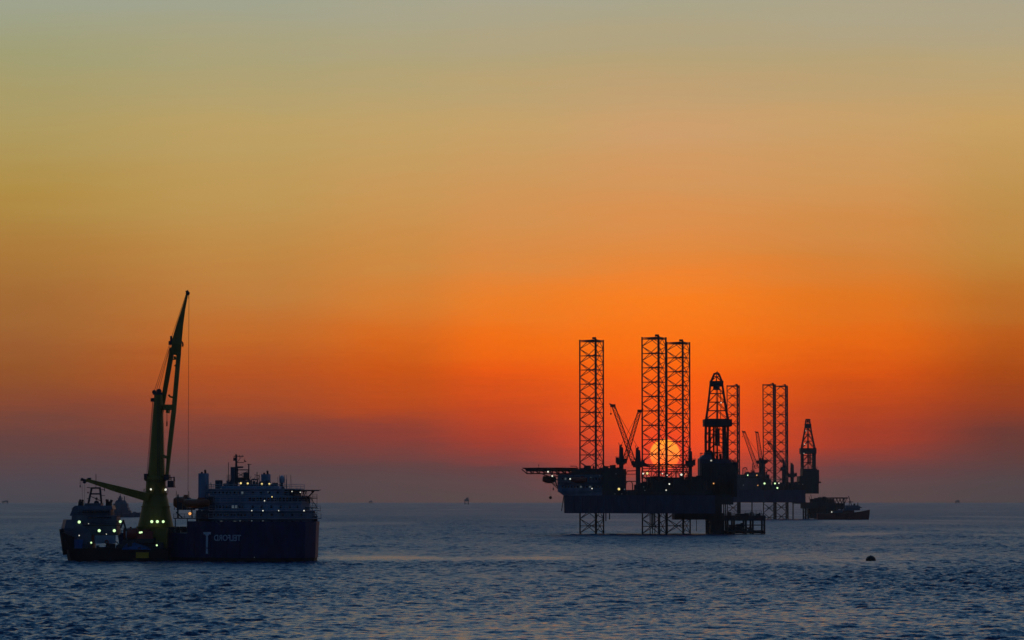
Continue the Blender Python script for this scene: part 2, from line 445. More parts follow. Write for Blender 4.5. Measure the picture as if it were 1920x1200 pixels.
def pedestal_crane(root, S, px, dy, py0, pyc, pytop, w, boom, heel, bw, body_w, lean=-1, hoist=True):
    """pedestal, slewing house, gantry mast, lattice boom"""
    x = S.X(px, dy); zb = S.Z(py0, dy); zc = S.Z(pyc, dy); zt = S.Z(pytop, dy)
    c = MB().tube((x, dy, zb), (x, dy, zc - .6), w, 14).lathe((x, dy, zc), [(-.9, w), (-.1, w * 1.5), (0, w * 1.5)], 14).build('crane', 'steel', root)
    bw2 = body_w
    cab = MB()
    cab.box((x, dy, zc + .9), (bw2, bw2 * .7, 1.8), 0, 1.0, 1).box((x - bw2 * .05, dy, zc - .35), (bw2 * .7, bw2 * .6, .7)).box((x + lean * bw2 * .36, dy - bw2 * .36, zc + 1.0), (bw2 * .25, bw2 * .22, 2.4))
    cab.rail([(x - bw2 * .5, dy - bw2 * .36, zc + 1.8), (x + bw2 * .5, dy - bw2 * .36, zc + 1.8)], .9, .06)
    cab.build('slewing_house', 'steel', c)
    g = MB(); hw = body_w * .17
    g.add([(x - hw * 1.2, dy - .8, zc + 1.8), (x + hw * 1.2, dy - .8, zc + 1.8), (x + hw * 1.2, dy + .8, zc + 1.8), (x - hw * 1.2, dy + .8, zc + 1.8),
           (x - hw, dy - .7, zt), (x + hw, dy - .7, zt - 1.3), (x + hw, dy + .7, zt - 1.3), (x - hw, dy + .7, zt)],
          [(3, 2, 1, 0), (4, 5, 6, 7), (0, 1, 5, 4), (1, 2, 6, 5), (2, 3, 7, 6), (3, 0, 4, 7)])
    g.tube((x - hw, dy, zt), (x - hw - .3, dy, zt + .9), .12, 5).ball((x, dy, zt - .2), .45, 8, 5)
    g.build('gantry_mast', 'steel', c)
    tip = S.P(boom[0], boom[1], dy - 1.0); hl = S.P(heel[0], heel[1], dy - 1.0)
    b = MB().truss(hl, tip, bw, bw * .7, .17, .10, 13)
    d = (tip - hl).normalized(); sd_ = -1 if tip.x < hl.x else 1
    b.add([], [])
    b.box(tip + Vector((sd_ * .2, 0, .1)), (2.1, 1.0, 1.1)); b.tube(tip, tip + Vector((sd_ * 1.6, 0, .9)), .3, 6)
    b.build('boom', 'truss', c)
    if hoist:
        ln = MB().tube((x, dy, zt - .1), tip + Vector((0, 0, .3)), .055, 4).tube((x, dy + .6, zt - .1), tip + Vector((0, .4, .2)), .055, 4)
        ln.tube(tip + Vector((sd_ * 1.0, 0, 0)), tip + Vector((sd_ * 1.0, 0, -3.0)), .05, 4).ball(tip + Vector((sd_ * 1.0, 0, -3.2)), .4, 8, 5)
        ln.build('hoist_line', 'cable', c)
    return c

def clutter(m, x0, x1, y0, y1, z0, zmax, n, rnd, big=4.0):
    for _ in range(n):
        w = rnd.uniform(.5, big); d = rnd.uniform(.8, big); h = rnd.uniform(.15, 1) ** 1.4 * (zmax - z0)
        x = rnd.uniform(x0 + w / 2, max(x0 + w / 2 + .01, x1 - w / 2)); y = rnd.uniform(y0, y1)
        k = rnd.random()
        if k < .5: m.box((x, y, z0 + h / 2), (w, d, h))
        elif k < .72: m.tube((x, y, z0), (x, y, z0 + h), w * .25, 8)
        elif k < .86: m.tube((x - w / 2, y, z0 + h), (x + w / 2, y, z0 + h), .16, 5); m.tube((x - w / 2, y, z0), (x - w / 2, y, z0 + h), .13, 4); m.tube((x + w / 2, y, z0), (x + w / 2, y, z0 + h), .13, 4)
        else: m.tube((x, y, z0), (x, y, z0 + h * 1.1), .09, 4)
    return m

def lifeboat(name, p, L, W_, Hh, ang, label, mt='orange', group=None):
    o = thing(name, p, label, 'lifeboat', group); rings = []
    n = 12; ca, sa = math.cos(ang), math.sin(ang)
    for k in range(9):
        t = -1 + 2 * k / 8; s = max(.12, (1 - abs(t) ** 2.6)) ** .6; rr = []
        for i in range(n):
            a = 2 * math.pi * i / n; yy = math.cos(a) * W_ / 2 * s; zz = math.sin(a) * Hh / 2 * (.55 + .45 * s) + (Hh * .06 * t * t)
            xx = t * L / 2; rr.append((xx * ca - yy * sa, xx * sa + yy * ca, zz))
        rings.append(rr)
    MB().layers(rings).build('hull', mt, o, True)
    MB().box((.2 * L * ca, .2 * L * sa, Hh * .52), (L * .22, W_ * .5, Hh * .25), ang, .8, .8).build('cockpit', mt, o)
    kb = MB(); kb.box((0, 0, -Hh * .53), (L * .7, .14, .18), ang)
    for t in (-.36, .36): kb.tube((t * L * ca, t * L * sa, Hh * .42), (t * L * ca, t * L * sa, Hh * .95), .07, 5)
    kb.build('lifting_gear', 'steel', o)
    return o

# ------------------------------------------------------------------ near drilling rig
def near_rig():
    S = Site(1200, 1326.0); rnd = random.Random(4)
    R = thing('drilling_rig', S.o, 'nearer and larger jack-up drilling rig with the sun glowing behind its middle and right legs', 'oil rig', 'jack-up drilling rigs')
    zt, zb = S.Z(929), S.Z(962)
    # hull
    lo = [(S.X(1058), -8), (S.X(1130), -22), (S.X(1205), -37), (S.X(1330), -37), (S.X(1330), 34), (S.X(1190), 34), (S.X(1120), 18), (S.X(1058), 8)]
    hi = [(S.X(1057), -8)] + lo[1:-1] + [(S.X(1057), 8)]
    h = MB().prism(lo, hi, zb, zt)
    for x in range(1075, 1325, 14): h.box((S.X(x), -37.1 if x > 1205 else -8 - (x - 1058) * 29 / 147 - .6, (zb + zt) / 2), (.25, .5, zt - zb - .5))
    h.build('hull', 'hullrig', R)
    # legs
    for px, dy, pt, rc in ((1087.5, 0.0, 641, (.31, .31, .46)), (1204.5, -22.0, 636, (.31, .38, .48)), (1250.5, 16.0, 645, (.40, .31, .44))):
        base = Vector((S.X(px, dy), dy, 0))
        jack_leg(R, base, 9.95, math.radians(10), -3.0, S.Z(pt, dy), 5.87, rc, .145)
        for q in ((4.9, -2.0),):
            j = MB()
            for cx, cy in ((0, 0), (9.8, 1.73), (6.4, -7.6)):
                j.box((base.x + cx, base.y + cy, zt + 2.6), (2.4, 2.4, 5.2), 0, .9, .9)
            j.box((base.x + 5.4, base.y - 2, zt + .5), (10, 8, .9)); j.build('jack_house', 'steel', R)
    # accommodation block at the bow
    q = MB()
    q.prism([(S.X(1057), -9), (S.X(1142), -11), (S.X(1142), 10), (S.X(1057), 9)], [(S.X(1046), -10), (S.X(1142), -11), (S.X(1142), 10), (S.X(1046), 10)], zt, S.Z(921))
    q.span((S.X(1046), -10, S.Z(921)), (S.X(1142), 10, S.Z(906)))
    q.span((S.X(1046), -9, S.Z(906)), (S.X(1138), 9.5, S.Z(890)))
    dh = q.build('deckhouse', 'house', R)
    a = MB()
    for py in (906, 890): a.span((S.X(1042), -12, S.Z(py) - .12), (S.X(1144), -9.9, S.Z(py) + .12))
    a.rail([(S.X(1042), -12, S.Z(906)), (S.X(1144), -12, S.Z(906))], 1.0, .05)
    a.rail([(S.X(1042), -12, S.Z(890)), (S.X(1144), -12, S.Z(890))], 1.0, .05)
    a.build('walkway', 'steel', dh)
    for py in (898, 913):
        for i in range(15):
            x = 1054 + i * 5.7
            if py == 898 and 1078 < x < 1100: continue
            MB().box((S.X(x), -9.1 if py == 898 else -10.1, S.Z(py)), (.62, .12, .8)).build('window', 'lens_d' if (i in (6, 9) and py == 913) or (i in (1, 3) and py == 898) else 'glass', dh)
    # roof machinery between helideck and cranes
    t = MB()
    t.span((S.X(1072), -8, S.Z(890)), (S.X(1165), 9, S.Z(879.5)))
    t.span((S.X(1095), -6, S.Z(879.5)), (S.X(1106), 2, S.Z(873))); t.span((S.X(1130), -6, S.Z(879.5)), (S.X(1158), 6, S.Z(877.5)))
    clutter(t, S.X(1082), S.X(1165), -7, 7, S.Z(879.5), S.Z(871), 18, rnd, 2.4)
    for xa, xb, py in ((1069, 1083, 874), (1134, 1146, 874.5)):
        t.line([S.P(xa, py), S.P(xb - 3, py), S.P(xb, py + 4), S.P(xb, 880)], .14)
    t.span((S.X(1128), -13, zt), (S.X(1172), 12, S.Z(880)))
    t.build('machinery_house', 'steel', R)
    # helideck
    cx = S.X(1032); hd = MB(); ztop = S.Z(877.5); rx = S.X(1080) - S.X(1032); n = 8
    ring = [(cx + (rx + .3) * 1.0 * math.cos(math.pi * (2 * i + 1) / n) / math.cos(math.pi / n) * (.985 if True else 1), 12.0 * math.sin(math.pi * (2 * i + 1) / n) / math.cos(math.pi / n)) for i in range(n)]
    hd.prism([(cx + (p[0] - cx) * .93, p[1] * .93) for p in ring], ring, ztop - 1.35, ztop)
    H1 = hd.build('helideck', 'deck', R)
    nt_ = MB(); ring2 = [(cx + (p[0] - cx) * 1.09, p[1] * 1.09) for p in ring]
    for i in range(n):
        j = (i + 1) % n; p, p2, r_, r2 = ring[i], ring[j], ring2[i], ring2[j]
        nt_.add([(p[0], p[1], ztop - .3), (p2[0], p2[1], ztop - .3), (r2[0], r2[1], ztop + .05), (r_[0], r_[1], ztop + .05),
                 (p[0], p[1], ztop - .4), (p2[0], p2[1], ztop - .4), (r2[0], r2[1], ztop - .05), (r_[0], r_[1], ztop - .05)],
                [(0, 1, 2, 3), (7, 6, 5, 4), (0, 4, 5, 1), (1, 5, 6, 2), (2, 6, 7, 3), (3, 7, 4, 0)])
    nt_.build('safety_net', 'truss', H1)
    tr = MB(); zl = S.Z(888)
    for yy in (-7, 0, 7):
        xs = [S.X(x) for x in (988, 1000, 1012, 1024, 1036, 1048, 1060, 1072)]
        for i, x in enumerate(xs):
            tr.tube((x, yy, ztop - .5), (x, yy, zl), .14, 4)
            if i: tr.tube((xs[i - 1], yy, ztop - .5), (x, yy, zl), .12, 4); tr.tube((xs[i - 1], yy, zl), (x, yy, zl), .16, 4); tr.tube((x, yy, ztop - .5), ((xs[i - 1] + x) / 2, yy, zl), .1, 4)
        tr.tube((xs[0], yy, zl), (xs[0] - 2.2, yy, ztop - .5), .14, 4)
        tr.tube(S.P(1015, 888, yy), S.P(1046, 900, yy * .9), .22, 5); tr.tube(S.P(1034, 888, yy), S.P(1048, 918, yy * .9), .22, 5)
    for x in (988, 1024, 1060): tr.tube((S.X(x), -7, zl), (S.X(x), 7, zl), .14, 4)
    tr.build('support_truss', 'truss', H1)
    m2 = MB().tube(S.P(1010, 877, -9), S.P(1010, 871.5, -9), .08, 5).box(S.P(1010, 872, -9), (.5, .3, .3)).build('windsock_pole', 'truss', H1)
    ld = MB()        # bow ladder and platform below the lifeboat
    ld.tube(S.P(1033, 904, -3), S.P(1050, 920, -3), .2).tube(S.P(1036, 904, 3), S.P(1050, 917, 3), .16).span((S.X(1018), -5, S.Z(894.5)), (S.X(1046), 4, S.Z(893)))
    ld.rail([(S.X(1020), -5, S.Z(893)), (S.X(1046), -5, S.Z(893))], 1, .06)
    ld.build('lifeboat_platform', 'steel', R)
    MB().tube(S.P(1057, 930, -8), S.P(1053, 958, -8), .2).build('fender_pipe', 'steel', R)
    # main deck machinery
    k = MB()
    k.span((S.X(1172), -30, zt), (S.X(1322), 28, S.Z(919)))
    clutter(k, S.X(1203), S.X(1325), -34, 20, S.Z(919), S.Z(893), 90, rnd, 5.0)
    k.span((S.X(1226), -26, S.Z(919)), (S.X(1322), 10, S.Z(901)))
    clutter(k, S.X(1226), S.X(1320), -24, 8, S.Z(901), S.Z(886), 26, rnd, 3.0)
    k.build('deck_machinery', 'steel', R)
    w = MB()      # exhaust and vent pipe arch beside the second crane, with its rail
    ctr = S.P(1180, 918, -6)
    pts = [S.P(1168, 889, -10), S.P(1196, 889, -10)]
    w.tube(pts[0], pts[1], .16); w.tube(S.P(1166, 902.5, -10), S.P(1196, 902.5, -10), .2); w.tube(S.P(1176, 883, -10), S.P(1196, 882.5, -10), .2); w.tube(S.P(1176, 883, -10), S.P(1173, 892, -10), .16)
    for i in range(8):
        a0, a1 = math.pi * i / 8, math.pi * (i + 1) / 8
        w.tube(Vector((S.X(1178) + math.cos(a0) * 1.4 * -1, -11, S.Z(909) + math.sin(a0) * 1.5)), Vector((S.X(1178) - math.cos(a1) * 1.4, -11, S.Z(909) + math.sin(a1) * 1.5)), .2)
    w.tube((S.X(1178) + 1.4, -11, S.Z(909)), (S.X(1178) + 1.4, -11, zt), .25).tube((S.X(1189), -11, S.Z(909)), (S.X(1189), -11, zt), .5)
    w.build('pipework', 'truss', R)
    MB().rail([(S.X(1168), -36, zt), (S.X(1325), -36.6, zt)], 1.1, .07).build('railing', 'truss', R)
    pr = MB()     # pipe rack lattice under the sun
    for yy in (-30, -18, -4):
        pr.tube(S.P(1203, 884, yy), S.P(1296, 884, yy), .2); pr.tube(S.P(1203, 896, yy), S.P(1296, 896, yy), .2)
        for i in range(11):
            pr.tube(S.P(1203 + i * 9.3, 884, yy), S.P(1203 + i * 9.3, 898, yy), .14, 4)
            if i < 10: pr.tube(S.P(1203 + i * 9.3, 884 if i % 2 else 896, yy), S.P(1212.3 + i * 9.3, 896 if i % 2 else 884, yy), .12, 4)
    for px in (1203, 1250, 1296): pr.tube(S.P(px, 896, -30), S.P(px, 896, -4), .14, 4)
    pr.build('pipe_rack', 'truss', R)
    # cranes
    pedestal_crane(R, S, 1165, -4, 929, 868, 834, .95, (1199, 771), (1170, 868), 1.7, 4.6)
    pedestal_crane(R, S, 1196.5, -30, 929, 873, 839, .95, (1150, 761), (1189, 869), 1.8, 5.2, 1)
    c3 = pedestal_crane(R, S, 1294.5, -28, 905, 872, 841, .75, (1212, 873), (1290, 874), 1.3, 4.0, 1, False)
    # cantilever, drill floor, derrick
    c = MB()
    c.span((S.X(1262), -12, S.Z(974)), (S.X(1350), 10, S.Z(928)))
    c.span((S.X(1330), -13, S.Z(946)), (S.X(1371), 11, S.Z(905)))
    c.span((S.X(1312), -13, S.Z(928)), (S.X(1376), 12, S.Z(869)))
    c.span((S.X(1372), -10, S.Z(932)), (S.X(1379), 8, S.Z(866.5)))
    c.span((S.X(1348), -10, S.Z(931)), (S.X(1373), 9, S.Z(925)))
    for i in range(12): c.box((S.X(1316 + i * 5), -13.2, S.Z(898)), (.25, .3, 11))
    c.rail([(S.X(1312), -13, S.Z(869)), (S.X(1376), -13, S.Z(869))], 1.2, .07)
    c.build('cantilever', 'steel', R)
    d2 = MB()
    d2.prism([(S.X(1310), -9), (S.X(1333), -9), (S.X(1333), 8), (S.X(1310), 8)], [(S.X(1318), -8), (S.X(1331), -8), (S.X(1331), 7), (S.X(1318), 7)], S.Z(861), S.Z(853))
    d2.span((S.X(1310.5), -9.5, S.Z(925)), (S.X(1333), 8.5, S.Z(861)))
    d2.span((S.X(1321), -6, S.Z(853)), (S.X(1333), 5, S.Z(848.5))); d2.span((S.X(1333), -8, S.Z(869)), (S.X(1368), 8, S.Z(862)))
    for p in (1313, 1316): d2.tube(S.P(p, 861, -5), S.P(p, 849, -5), .12, 4)
    d2.box(S.P(1315, 850, -5), (1.2, .4, .3))
    d2.build('drill_floor', 'hullrig', R)
    dr = derrick(R, S, -1, [(869, 1323, 1365), (848, 1323, 1365), (830, 1323, 1365), (814, 1323, 1365.5), (800, 1323.5, 1366), (786, 1324, 1366), (770, 1326.5, 1363), (754, 1328.5, 1360.5), (738, 1330.5, 1358), (724, 1332, 1356), (716, 1333, 1355), (706, 1337.5, 1351), (700, 1340, 1348.5)],
                 (799.5, 786.5, 1319.5, 1371.5), [(714.5, 1331.5, 1356.5, 1.1), (718, 1334, 1354, 1.4), (723, 1338, 1350, 1.8)], .30, .13)
    tp = MB()   # domed top of the crown
    for j in (-1, 1):
        tp.line([S.P(1337, 712, j * 1.5 - 1), S.P(1338.5, 705, j - 1), S.P(1341, 700, -1 + j * .6), S.P(1344.5, 697.5, -1), S.P(1348, 700, -1 + j * .6), S.P(1350.5, 705, j - 1), S.P(1352, 710, j * 1.5 - 1)], .2)
    tp.tube(S.P(1345, 698, -1), S.P(1345, 695, -1), .08); tp.build('crown_frame', 'truss', dr)
    tb = MB()
    tb.tube(S.P(1344.5, 722, -1), S.P(1344.5, 812, -1), .12, 4).tube(S.P(1346, 722, -1), S.P(1346, 812, -1), .12, 4)
    tb.span(tuple(S.P(1341, 803, -2)), tuple(S.P(1349, 836, 0.2)))
    tb.tube(S.P(1345, 836, -1), S.P(1345, 866, -1), .35, 6)
    tb.build('top_drive', 'steel', dr)
    st = MB()   # racked drill pipe
    for i in range(8): st.tube(S.P(1355 + i * .9, 866, -3 + i * .4), S.P(1354.6 + i * .9, 794, -3 + i * .4), .16, 5)
    for i in range(4): st.tube(S.P(1337 + i * .8, 866, 2), S.P(1337 + i * .8, 794, 2), .13, 5)
    for i in range(5): st.tube(S.P(1328 + i * 1.0, 866, 1.5), S.P(1328.4 + i * 1.0, 796 + i, 1.5), .12, 5)
    st.line([S.P(1330, 866, -4), S.P(1331, 840, -4), S.P(1334, 820, -4), S.P(1342, 806, -3)], .16).line([S.P(1350, 800, 3), S.P(1352, 760, 2), S.P(1350, 730, 1)], .14)
    st.build('drill_pipe', 'steel', dr)
    cl = MB().box((S.X(1344), -.5, S.Z(862) + .1), (9.6, 14, .3))
    clutter(cl, S.X(1322), S.X(1366), -7, 6, S.Z(862), S.Z(840), 22, rnd, 1.6); cl.build('drill_floor_equipment', 'steel', dr)
    # underside hangings: raw water tower pipes
    for px, b in ((1136, 977), (1143, 974), (1222, 985), (1226, 985)): MB().tube(S.P(px, 962, -18), S.P(px, b, -18), .22, 5).build('caisson_pipe', 'truss', R)
    MB().tube(S.P(1306, 973, 0), S.P(1306, 996, 0), .12, 4).build('caisson_pipe', 'truss', R)
    for px in (1219, 1223.5, 1228): MB().tube(S.P(px, 962, 4), S.P(px, 1003, 4), .2, 5).build('caisson_pipe', 'truss', R)
    # lamps
    for px, py, dy, r, kd in ((1027.5, 884.5, -12.5, .42, 'w'), (1035.5, 892.5, -8, .42, 'w'), (1069, 898, -12.2, .38, 'w'), (1110, 916, -11.6, .3, 'w'), (1155, 888.5, -13.6, .2, 'd'),
                              (1160.5, 917, -37.6, .62, 'y'), (1171, 917.5, -37.6, .3, 'd'), (1206, 888, -34, .42, 'w'), (1213.5, 887.5, -34, .58, 'y'), (1242, 888, -34, .3, 'w'), (1251, 891, -34, .26, 'w'), (1277.5, 890, -34, .56, 'w'),
                              (1286, 889, -34, .26, 'o'), (1207, 913, -35, .2, 'd'), (1209, 919.5, -35, .2, 'd'), (1255, 907.5, -35, .40, 'w'), (1249, 919, -35, .32, 'w'), (1333.5, 863.5, -10, .42, 'w'), (1338, 906.5, -13.8, .36, 'o'),
                              (1335, 935.5, -13.6, .42, 'o'), (1338.5, 938, -13.6, .34, 'o'), (1332, 943.5, -13.6, .34, 'w'), (1352, 755, -3, .3, 'w'), (1153, 926, -37.4, .2, 'd'), (1166, 926, -37.4, .2, 'd'), (1124, 892, -12.4, .2, 'd'), (1108, 895, -12.4, .25, 'd')):
        lamp(S, R, px, py, dy, r, kd)
    # lifeboats hanging off the deckhouse
    p = S.o + S.P(1030, 899.5, -3)
    lifeboat('lifeboat', p, 5.8, 3.0, 2.6, .35, 'dark red lifeboat hung under the helideck at the left end of the nearer rig', 'redtank', 'lifeboats of the nearer rig')
    p = S.o + S.P(1086, 899.8, -13.5)
    lifeboat('lifeboat', p, 6.6, 2.4, 2.4, 0, 'dark red lifeboat hung on the side of the blue deckhouse of the nearer rig', 'redtank', 'lifeboats of the nearer rig')
    # ball on a line under the helideck
    b = S.P(1032.2, 933, -9)
    o = thing('hook_ball', S.o + b, 'small black ball hanging in the air below the helideck of the nearer rig', 'hook ball')
    MB().ball((0, 0, 0), .62, 16, 10).build('ball', 'black', o, True)
    MB().tube((0, 0, .6), tuple(S.P(1032.6, 889, -7) - b), .022, 4).build('cable', 'cable', o)
    b = S.P(1037.5, 917, -4)
    o = thing('hook_block', S.o + b, 'small hook on a line below the lifeboat at the left end of the nearer rig', 'hook')
    MB().lathe((0, 0, 0), [(-.55, .05), (-.4, .22), (.3, .25), (.6, .1)], 8).build('hook', 'black', o)
    MB().tube((0, 0, .5), tuple(S.P(1037, 894.6, -4) - b), .04, 4).build('cable', 'cable', o)
near_rig()

# ------------------------------------------------------------------ wellhead platforms
def wellhead_near():
    S = Site(1345, 1322.0); rnd = random.Random(9)
    R = thing('wellhead_platform', S.o, 'low wellhead platform standing in the water under the drill floor of the nearer rig', 'platform', 'wellhead platforms')
    c = MB()
    c.span((S.X(1330), -6, -2), (S.X(1356), 7, S.Z(962))); c.tube((S.X(1326), -6, -2), (S.X(1326), -6, S.Z(960)), .5, 8)
    c.tube((S.X(1326), 6, -2), (S.X(1326), 6, S.Z(960)), .4, 8).tube((S.X(1326), -6, S.Z(985)), (S.X(1335), -6, S.Z(975)), .25).tube((S.X(1326), -6, S.Z(988)), (S.X(1335), -6, S.Z(996)), .25)
    c.build('conductor_bay', 'steel', R)
    d = MB().span((S.X(1324), -8, S.Z(976)), (S.X(1432.5), 8, S.Z(966))).span((S.X(1350), -8.3, S.Z(964.5)), (S.X(1428), 8.3, S.Z(962.8)))
    clutter(d, S.X(1352), S.X(1428), -6, 6, S.Z(966), S.Z(958), 12, rnd, 2)
    for i in range(16): d.box((S.X(1356 + i * 5), -8.15, S.Z(971)), (.2, .2, 2))
    d.build('upper_deck', 'steel', R)
    l = MB()
    for px in (1362, 1374, 1396, 1409, 1430.5):
        for yy in (-7, 6): l.tube((S.X(px), yy, -2), (S.X(px), yy, S.Z(976)), .42, 8)
    for yy in (-7, 6):
        l.tube(S.P(1360, 984.5, yy), S.P(1431, 984.5, yy), .22); l.tube(S.P(1358, 996, yy), S.P(1431, 996, yy), .5)
        for a, b in ((1362, 1374), (1374, 1396), (1396, 1409)): l.tube(S.P(a, 985, yy), S.P(b, 996, yy), .22); l.tube(S.P(b, 985, yy), S.P(a, 996, yy), .22)
    for px in (1362, 1396, 1430.5): l.tube(S.P(px, 984.5, -7), S.P(px, 984.5, 6), .22)
    l.build('jacket', 'truss', R)
    e = MB().span((S.X(1354), -6, S.Z(1000)), (S.X(1432), 6, S.Z(996)))
    clutter(e, S.X(1356), S.X(1410), -5, 5, S.Z(996), S.Z(980), 22, rnd, 2.2)
    e.build('lower_deck', 'steel', R)
    MB().rail([S.P(1356, 962.8, -8), S.P(1428, 962.8, -8)], 1.1, .06).build('railing', 'truss', R)
wellhead_near()

def wellhead_far():
    S = Site(1545, 2330.0); rnd = random.Random(19)
    R = thing('wellhead_platform', S.o, 'far platform with a flat canopy roof, standing behind the dark red boat', 'platform', 'wellhead platforms')
    l = MB()
    for px in (1508, 1513, 1530, 1548, 1566, 1580):
        for yy in (-8, 8): l.tube((S.X(px), yy, -2), (S.X(px), yy, S.Z(951)), .55, 8)
    for yy in (-8, 8):
        for a, b in ((1508, 1530), (1530, 1548), (1548, 1566)): l.tube(S.P(a, 952, yy), S.P(b, 970, yy), .3); l.tube(S.P(b, 952, yy), S.P(a, 970, yy), .3)
    for px in (1508, 1530, 1566): l.tube(S.P(px, 960, -8), S.P(px, 960, 8), .3)
    l.tube(S.P(1508, 960, -8), S.P(1580, 960, -8), .3)
    l.build('jacket', 'truss', R)
    d = MB().span((S.X(1503), -9, S.Z(953.5)), (S.X(1562), 9, S.Z(942))).span((S.X(1520), -7, S.Z(942)), (S.X(1562), 7, S.Z(935.5))).span((S.X(1516), -8, S.Z(972)), (S.X(1570), 8, S.Z(953.5)))
    clutter(d, S.X(1524), S.X(1552), -6, 6, S.Z(935.5), S.Z(930.5), 16, rnd, 4)
    d.span((S.X(1562), -7.5, S.Z(955)), (S.X(1582), 7.5, S.Z(944)))
    d.build('topside', 'steel', R)
    MB().span((S.X(1540), -9, S.Z(935)), (S.X(1587.5), 9, S.Z(932.6))).build('roof', 'steel', R)
    t = MB()
    for yy in (-8, 8):
        for i in range(7): t.tube(S.P(1545 + i * 6, 935, yy), S.P(1548 + i * 6, 944, yy), .3, 4); t.tube(S.P(1551 + i * 6, 935, yy), S.P(1548 + i * 6, 944, yy), .25, 4)
        t.tube(S.P(1583, 935, yy), S.P(1580, 950, yy), .4)
    t.tube(S.P(1545, 935, -8), S.P(1545, 935, 8), .25, 4).tube(S.P(1545, 944, -8), S.P(1582, 944, -8), .25, 4).tube(S.P(1545, 944, 8), S.P(1582, 944, 8), .25, 4).tube(S.P(1520, 940, 0), S.P(1548, 943.5, -8), .2, 4)
    t.tube(S.P(1520, 927, 0), S.P(1524, 942, 0), .2, 4).tube(S.P(1517, 931, 0), S.P(1520, 942, 0), .2, 4)
    t.build('support_truss', 'truss', R)
wellhead_far()

